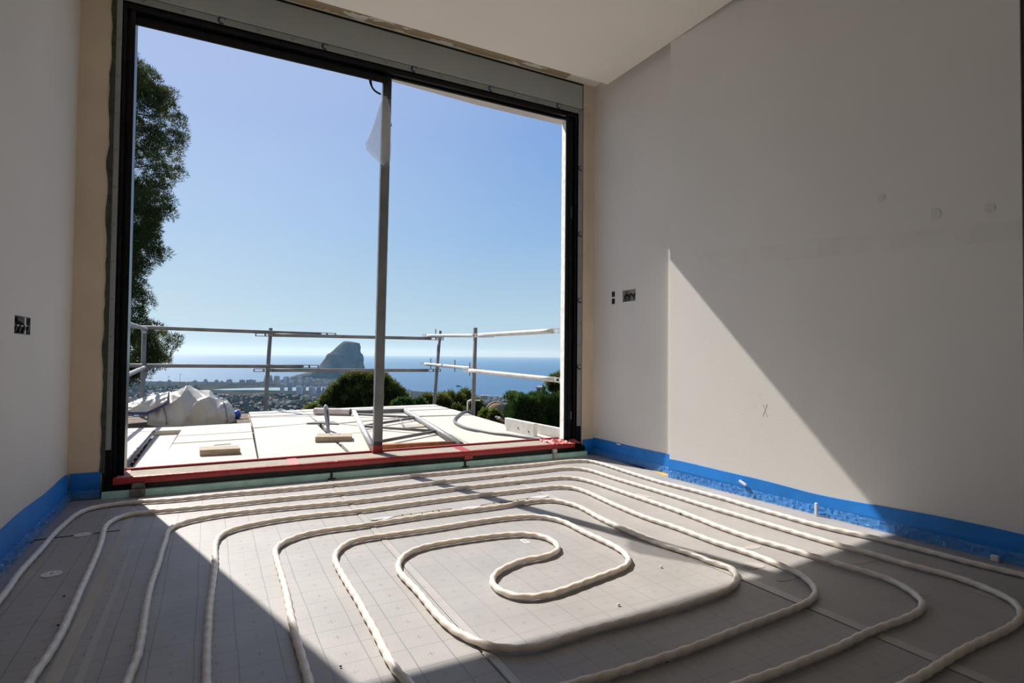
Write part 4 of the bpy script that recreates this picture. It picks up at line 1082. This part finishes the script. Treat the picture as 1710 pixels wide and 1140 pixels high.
# bent white pipe outside the terrace edge
b = MB(); b.smooth = True; b.tube(catmull([(2.62, 6.02, -.30), (2.62, 6.02, .10), (2.625, 6.01, .155), (2.645, 6.0, .168), (2.75, 5.95, .166)], .02), .009, 8)
tag(b.build('bent_pipe', MAT['white']), 'thin white bent pipe standing just outside the right rail post', 'pipe')
# bank of red soil beyond the terrace
b = MB()
def soil(u, v):
    x = 2.50+3.5*u; y = 3.7+4.6*v
    return (x, y, -.22-.12*u-.30*v+.05*mnoise.noise(Vector((x*2, y*2, 0))))
b.smooth = True; b.grid(soil, 24, 28); g_ = struct(b.build('ground_bank', MAT['soil']))
m_ = g_.modifiers.new('thick', 'SOLIDIFY'); m_.thickness = 1.5; m_.offset = -1
for i, (px, py, rr) in enumerate(((832, 698, .028), (836, 700.5, .025), (829, 696, .02), (840, 703, .02), (834, 697, .018))):
    p = along(px, py, 7.2); b = MB(); b.smooth = True
    vs = []; fs = []
    for a in range(6):
        for c in range(8):
            th = PI*a/5; ph = 2*PI*c/8; q = rr*(1+.3*mnoise.noise(Vector((a*.9+i*5, c*.9, i))))
            vs.append((p.x+q*math.sin(th)*math.cos(ph), p.y+q*math.sin(th)*math.sin(ph), p.z+q*.7*math.cos(th)))
    for a in range(5):
        for c in range(8): fs.append((a*8+c, a*8+(c+1) % 8, (a+1)*8+(c+1) % 8, (a+1)*8+c))
    b.add(vs, fs)
    tag(b.build('rubble', [MAT['concrete'], MAT['rust'], MAT['conduit'], MAT['mound'], MAT['concrete']][i]), 'lump of rubble in the red soil left of the clipped hedge', 'rubble', 'rubble in the soil bank')
# timber batten leaning outside the right jamb
b = MB(); b.bar((2.60, 4.02, .47), (3.35, 4.35, .06), .030, .030)
b.bar((3.33, 4.34, .08), (3.33, 4.34, -.4), .03, .03)
tag(b.build('timber_batten', MAT['wood']), 'pale timber batten end poking out behind the right jamb', 'batten')

# ------------------------------------------------------------------ plants
def tufts(name, m, parent, centres, radius, n, size, up=.15, width=.16, seed=1, flat=1.0):
    """needle or leaf tufts round many centres, joined into one foliage part"""
    rg = np.random.default_rng(seed); C = np.array(centres, float); R = np.broadcast_to(np.array(radius, float), (len(C),))
    k = len(C)*n; c = np.repeat(C, n, 0); r = np.repeat(R, n)
    d = rg.normal(size=(k, 3)); d[:, 2] += up; d /= np.linalg.norm(d, axis=1)[:, None]
    rad = r*rg.uniform(.25, 1., k)**.5
    p = c+d*rad[:, None]*np.array([1, 1, flat])
    e = d+rg.normal(size=(k, 3))*.6; e[:, 2] += up; e /= np.linalg.norm(e, axis=1)[:, None]
    s = np.cross(e, rg.normal(size=(k, 3))); s /= np.linalg.norm(s, axis=1)[:, None]
    L = size*rg.uniform(.6, 1.3, k)[:, None]; W = L*width
    v = np.stack([p-s*W, p+s*W, p+e*L], 1).reshape(-1, 3)
    me = bpy.data.meshes.new(name); nf = k
    me.vertices.add(len(v)); me.vertices.foreach_set('co', v.ravel())
    me.loops.add(nf*3); me.loops.foreach_set('vertex_index', np.arange(nf*3))
    me.polygons.add(nf); me.polygons.foreach_set('loop_start', np.arange(0, nf*3, 3)); me.polygons.foreach_set('loop_total', np.full(nf, 3))
    me.update(calc_edges=True); me.validate()
    o = link_mesh(name, me, parent, m); return o
def trunk(parent, a, c, r0, r1, n=8):
    a = Vector(a); c = Vector(c); L = [a.lerp(c, i/n)+Vector((.03*math.sin(i*1.7), .03*math.cos(i*1.3), 0))*(r0*4) for i in range(n+1)]
    b = MB(); b.smooth = True; b.tube(L, [r0+(r1-r0)*i/n for i in range(n+1)], 9); return b.build('trunk', MAT['bark'], parent)

# tall pine at the left, its trunk hidden by the jamb
D = 18.
BD = [(88, 228), (110, 240), (130, 264), (150, 284), (175, 284), (190, 293), (235, 296), (262, 296), (280, 289), (298, 288), (312, 263), (335, 282), (352, 282), (370, 267), (398, 266), (418, 267), (432, 258), (450, 236), (468, 224), (480, 240), (495, 249), (508, 244), (520, 232), (535, 246), (550, 268), (566, 285), (582, 277), (600, 274), (612, 262), (625, 235), (640, 215)]
tree = thing('tall_pine', 'tall dark pine tree rising behind the left jamb of the window', 'tree')
cs = []; cb = []
AX = 172
rg = random.Random(11)
base = along(AX, 592, D)
for i in range(1050):
    py = rg.uniform(92, 632); R = (lerp(BD, py)-AX)/FPX*D-.20
    if 455 < py < 545 and rg.random() < .45: continue
    a = rg.uniform(0, 2*PI); f = rg.random()**.35; R = max(R, .1)
    c = along(AX, py, D); x = R*f*math.cos(a); y = R*f*math.sin(a)
    z = c.z+rg.uniform(-.1, .1)
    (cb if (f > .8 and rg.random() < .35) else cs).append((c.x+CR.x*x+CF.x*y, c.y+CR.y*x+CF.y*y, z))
for py in list(range(95, 636, 7)):
    R = (lerp(BD, py)-AX)/FPX*D-.12; c = along(AX, py+rg.uniform(-3, 3), D); a = rg.uniform(-.5, .5)
    cs.append((c.x+CR.x*R*math.cos(a)+CF.x*R*math.sin(a), c.y+CR.y*R*math.cos(a)+CF.y*R*math.sin(a), c.z))
tufts('foliage', MAT['pine'], tree, cs, .25, 230, .12, up=.35, width=.085, seed=3)
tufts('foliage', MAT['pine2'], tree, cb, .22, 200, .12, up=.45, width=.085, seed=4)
t0 = along(AX, 600, D); trunk(tree, (t0.x, t0.y, ground_z(D, 0)-.3), (t0.x, t0.y, along(AX, 110, D).z), .22, .05)
for k in range(14):
    py = 130+34*k; R = (lerp(BD, py)-AX)/FPX*D*.8; c = along(AX, py+10, D); a = rg.uniform(-1, 1)
    b = MB(); b.tube([(c.x, c.y, c.z-.15), (c.x+CR.x*R*math.cos(a)+CF.x*R*math.sin(a), c.y+CR.y*R*math.cos(a)+CF.y*R*math.sin(a), c.z+.1)], [.035, .01], 6); b.build('branch', MAT['bark'], tree)

def lobes_tree(name, label, cat, lobes, D, mats, tuft=.2, n=60, per=26, seed=1, zb=None, width=.10, group=None):
    """lobes: (px, py, radius px); crown made of lobes of needle tufts on one trunk"""
    o = thing(name, label, cat, group); rg = random.Random(seed); A = []; B = []
    for px, py, rp_ in lobes:
        for i in range(max(6, int(per*(rp_/12)**1.6))):
            u = rg.uniform(-1, 1); a = rg.uniform(0, 2*PI); q = math.sqrt(1-u*u)
            r = rp_/FPX*D*rg.uniform(.72, .95); dd = D+rg.uniform(-.2, .2)*rp_/FPX*D
            c = along(px, py, dd); p = (c.x+r*q*math.cos(a), c.y+r*q*math.sin(a), c.z+r*u*.9)
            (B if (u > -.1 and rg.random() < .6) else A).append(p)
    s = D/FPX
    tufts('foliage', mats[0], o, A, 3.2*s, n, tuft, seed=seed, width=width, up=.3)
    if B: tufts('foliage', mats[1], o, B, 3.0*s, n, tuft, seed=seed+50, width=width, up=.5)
    mx = sum(l[0] for l in lobes)/len(lobes); c = along(mx, max(l[1] for l in lobes), D); tp = along(mx, min(l[1] for l in lobes), D)
    zg = ground_z(D*1.02, 0)-.5 if zb is None else zb
    trunk(o, (c.x, c.y, zg), (c.x, c.y, tp.z), .012*D*.5, .05)
    return o
PM = (MAT['pine'], MAT['pine2'])  # brighter second needles put sun highlights into the colour of the lobe tops
lobes_tree('umbrella_pine', 'bushy olive-green pine standing before the headland and behind the steel post', 'tree',
           [(612, 640, 17), (598, 632, 12), (583, 640, 15), (628, 634, 13), (566, 652, 14), (556, 662, 13), (600, 656, 22), (625, 658, 22), (648, 652, 18), (658, 662, 16), (668, 668, 12), (578, 668, 18), (640, 640, 14), (612, 672, 20), (645, 674, 16), (546, 670, 9)], 24, PM, .22, 60, 40, 5)
lobes_tree('young_pine', 'small low pine top poking over the terrace edge left of the roll', 'tree', [(522, 681, 5), (526, 684, 5), (517, 685, 4)], 20, PM, .18, 50, 22, 6)
SM = (MAT['shrub'], MAT['shrub'])
lobes_tree('leafy_shrub', 'bright green leafy shrub at the terrace edge right of the bushy pine', 'shrub', [(668, 676, 7), (677, 674, 7), (684, 677, 6), (660, 678, 5)], 13, SM, .10, 60, 30, 7, width=.3)
lobes_tree('leafy_shrub', 'bright green leafy shrub left of the right far scaffold post', 'shrub', [(698, 673, 6), (704, 675, 6), (693, 677, 5)], 14, SM, .10, 60, 30, 8, width=.3)
lobes_tree('small_pine', 'dark small pine standing at the foot of the right far scaffold post', 'tree', [(713, 668, 7), (718, 673, 8), (709, 674, 6), (722, 676, 6)], 16, PM, .16, 55, 30, 9)
lobes_tree('small_pine', 'dark pine just right of the far corner scaffold post', 'tree', [(736, 669, 8), (742, 674, 9), (733, 677, 7)], 16, PM, .16, 55, 30, 10)
lobes_tree('small_pine', 'broad dark pine midway between the two right scaffold posts', 'tree', [(752, 666, 9), (758, 672, 10), (748, 676, 9), (764, 668, 8)], 17, PM, .16, 55, 32, 11)
lobes_tree('cypress', 'pointed cypress rising above the pines left of the hose-side post', 'tree', [(777, 657, 5), (777, 663, 7), (779, 670, 9), (773, 676, 9), (783, 680, 9)], 18, PM, .16, 60, 36, 12)
lobes_tree('small_pine', 'olive pine filling the gap behind the foot of the hose-side post', 'tree', [(795, 676, 9), (801, 683, 9), (790, 686, 8), (806, 690, 6)], 14, PM, .14, 55, 30, 13)
lobes_tree('scrub_bush', 'olive scrub bush at the left foot of the brown mound', 'shrub', [(811, 688, 4), (815, 692, 3.5), (807, 692, 4)], 11, (MAT['pine2'], MAT['shrub']), .09, 50, 26, 14, width=.25)
lobes_tree('scrub_bush', 'dark scrub bush in the middle of the brown mound', 'shrub', [(825, 692, 3.5), (829, 695, 3.5), (822, 696, 3)], 10.2, PM, .09, 50, 28, 15, width=.22)
lobes_tree('scrub_bush', 'low scrub bush beside the white bent pipe', 'shrub', [(762, 684, 5), (771, 689, 5), (780, 692, 5)], 10.5, PM, .09, 50, 24, 16, width=.2)
lobes_tree('garden_pine', 'rounded pine behind the little house at the right jamb', 'tree', [(928, 640, 13), (942, 634, 14), (922, 644, 8), (935, 652, 12), (950, 645, 14)], 45, PM, .35, 60, 34, 17)

# brown mound with a pale rim
o = thing('earth_mound', 'rounded brown earth mound with a pale rim left of the clipped hedge', 'mound')
D = 12.5; c = along(829, 703, D); R = 19/FPX*D; hh = along(829, 672, D).z-c.z
b = MB(); b.smooth = True; n, mrow = 28, 10; vs = []; fs = []
for i in range(mrow+1):
    f = i/mrow
    for k in range(n):
        a = 2*PI*k/n; q = R*math.cos(f*PI/2)**.7*(1.25); p = Vector((c.x+q*math.cos(a), c.y+q*1.0*math.sin(a), c.z-.5+(hh+.5)*math.sin(f*PI/2)))
        nz = mnoise.fractal(p*2.2, 1, 2, 3)*.05; vs.append((p.x+nz, p.y+nz, p.z+nz))
for i in range(mrow):
    for k in range(n): fs.append((i*n+k, i*n+(k+1) % n, (i+1)*n+(k+1) % n, (i+1)*n+k))
b.add(vs, fs); b.build('soil', MAT['mound'], o)
rim = []
for i in range(25):
    a = PI*i/24; rim.append(along(829, 672, D)+CR*(R*.95*math.cos(a))+Vector((0, 0, hh*.62*(math.sin(a)-1)+.012)))
b = MB(); b.smooth = True; b.tube(rim, .022, 8); b.build('rim', mat('pale_rim', (.50, .38, .28), .9, var=.2), o)

# clipped cypress hedge
hd_ = thing('clipped_hedge', 'dark green clipped cypress hedge outside the right jamb', 'hedge')
D = 10.; A = along(857, 690, D); zt = along(857, 666, D).z
ax = Vector((.96, -.28, 0)).normalized(); pr = Vector((.28, .96, 0)).normalized()
b = MB(); p0 = Vector((A.x, A.y, 0))+pr*.12+ax*.10
q = [p0, p0+ax*3.0, p0+ax*3.0+pr*.7, p0+pr*.7]
b.prism([(v.x, v.y) for v in q], -3.0, zt-.10); b.build('core', mat('hedge_core', (.010, .016, .006), .95), hd_)
rg = random.Random(5); cs = []; cl = []
for i in range(1150):
    u = rg.uniform(0, 3.0); z = rg.uniform(-2.0, 0); v = zt-.06+z
    fz = .06*math.sin(u*9)+.03*math.sin(u*23)
    p = Vector((A.x, A.y, 0))+ax*(u+.02)+pr*(rg.uniform(-.02, .06)+fz); cs.append((p.x, p.y, v))
for i in range(420):
    u = rg.uniform(0, 3.0); p = Vector((A.x, A.y, 0))+ax*u+pr*rg.uniform(.0, .7); cl.append((p.x, p.y, zt-.04+.035*math.sin(u*13)+rg.uniform(-.03, .03)))
for i in range(120):
    v = rg.uniform(-2, 0); p = Vector((A.x, A.y, 0))+pr*rg.uniform(0, .7)+ax*.02; cs.append((p.x, p.y, zt-.06+v))
for uu, hh in ((.62, .08), (.60, .13), (.42, .06), (.36, .05), (.61, .17)): p = Vector((A.x, A.y, 0))+ax*uu+pr*.2; cl.append((p.x, p.y, zt+hh-.03))
tufts('foliage', MAT['hedge'], hd_, cs, .075, 60, .085, up=1.6, width=.11, seed=21, flat=1.8)
tufts('foliage', MAT['shrub'], hd_, cl, .055, 40, .07, up=1.6, width=.11, seed=22)

# little house above the hedge
hs = thing('garden_house', 'small brown house with a pale flat roof above the clipped hedge', 'house')
D = 60.; c = along(903, 652, D); wd = 14/FPX*D; zt = along(903, 647.6, D).z
def hb(name, lo, hi, m):
    b = MB(); b.box(lo, hi); o = b.build(name, m, hs); return o
hs.location = (c.x, c.y, 0); hs.rotation_euler = (0, 0, -YAW-.6)
hb('wall', (-wd*.36, -wd*.36, -25), (wd*.36, wd*.36, zt), MAT['housew'])
hb('roof', (-wd*.46, -wd*.46, zt), (wd*.46, wd*.46, zt+.16), MAT['roofw'])
hb('window', (-wd*.10, -wd*.372, zt-.55), (wd*.12, -wd*.355, zt-.12), MAT['glassd'])
hb('pillar', (wd*.22, -wd*.44, zt-1.2), (wd*.30, -wd*.36, zt), MAT['roofw'])
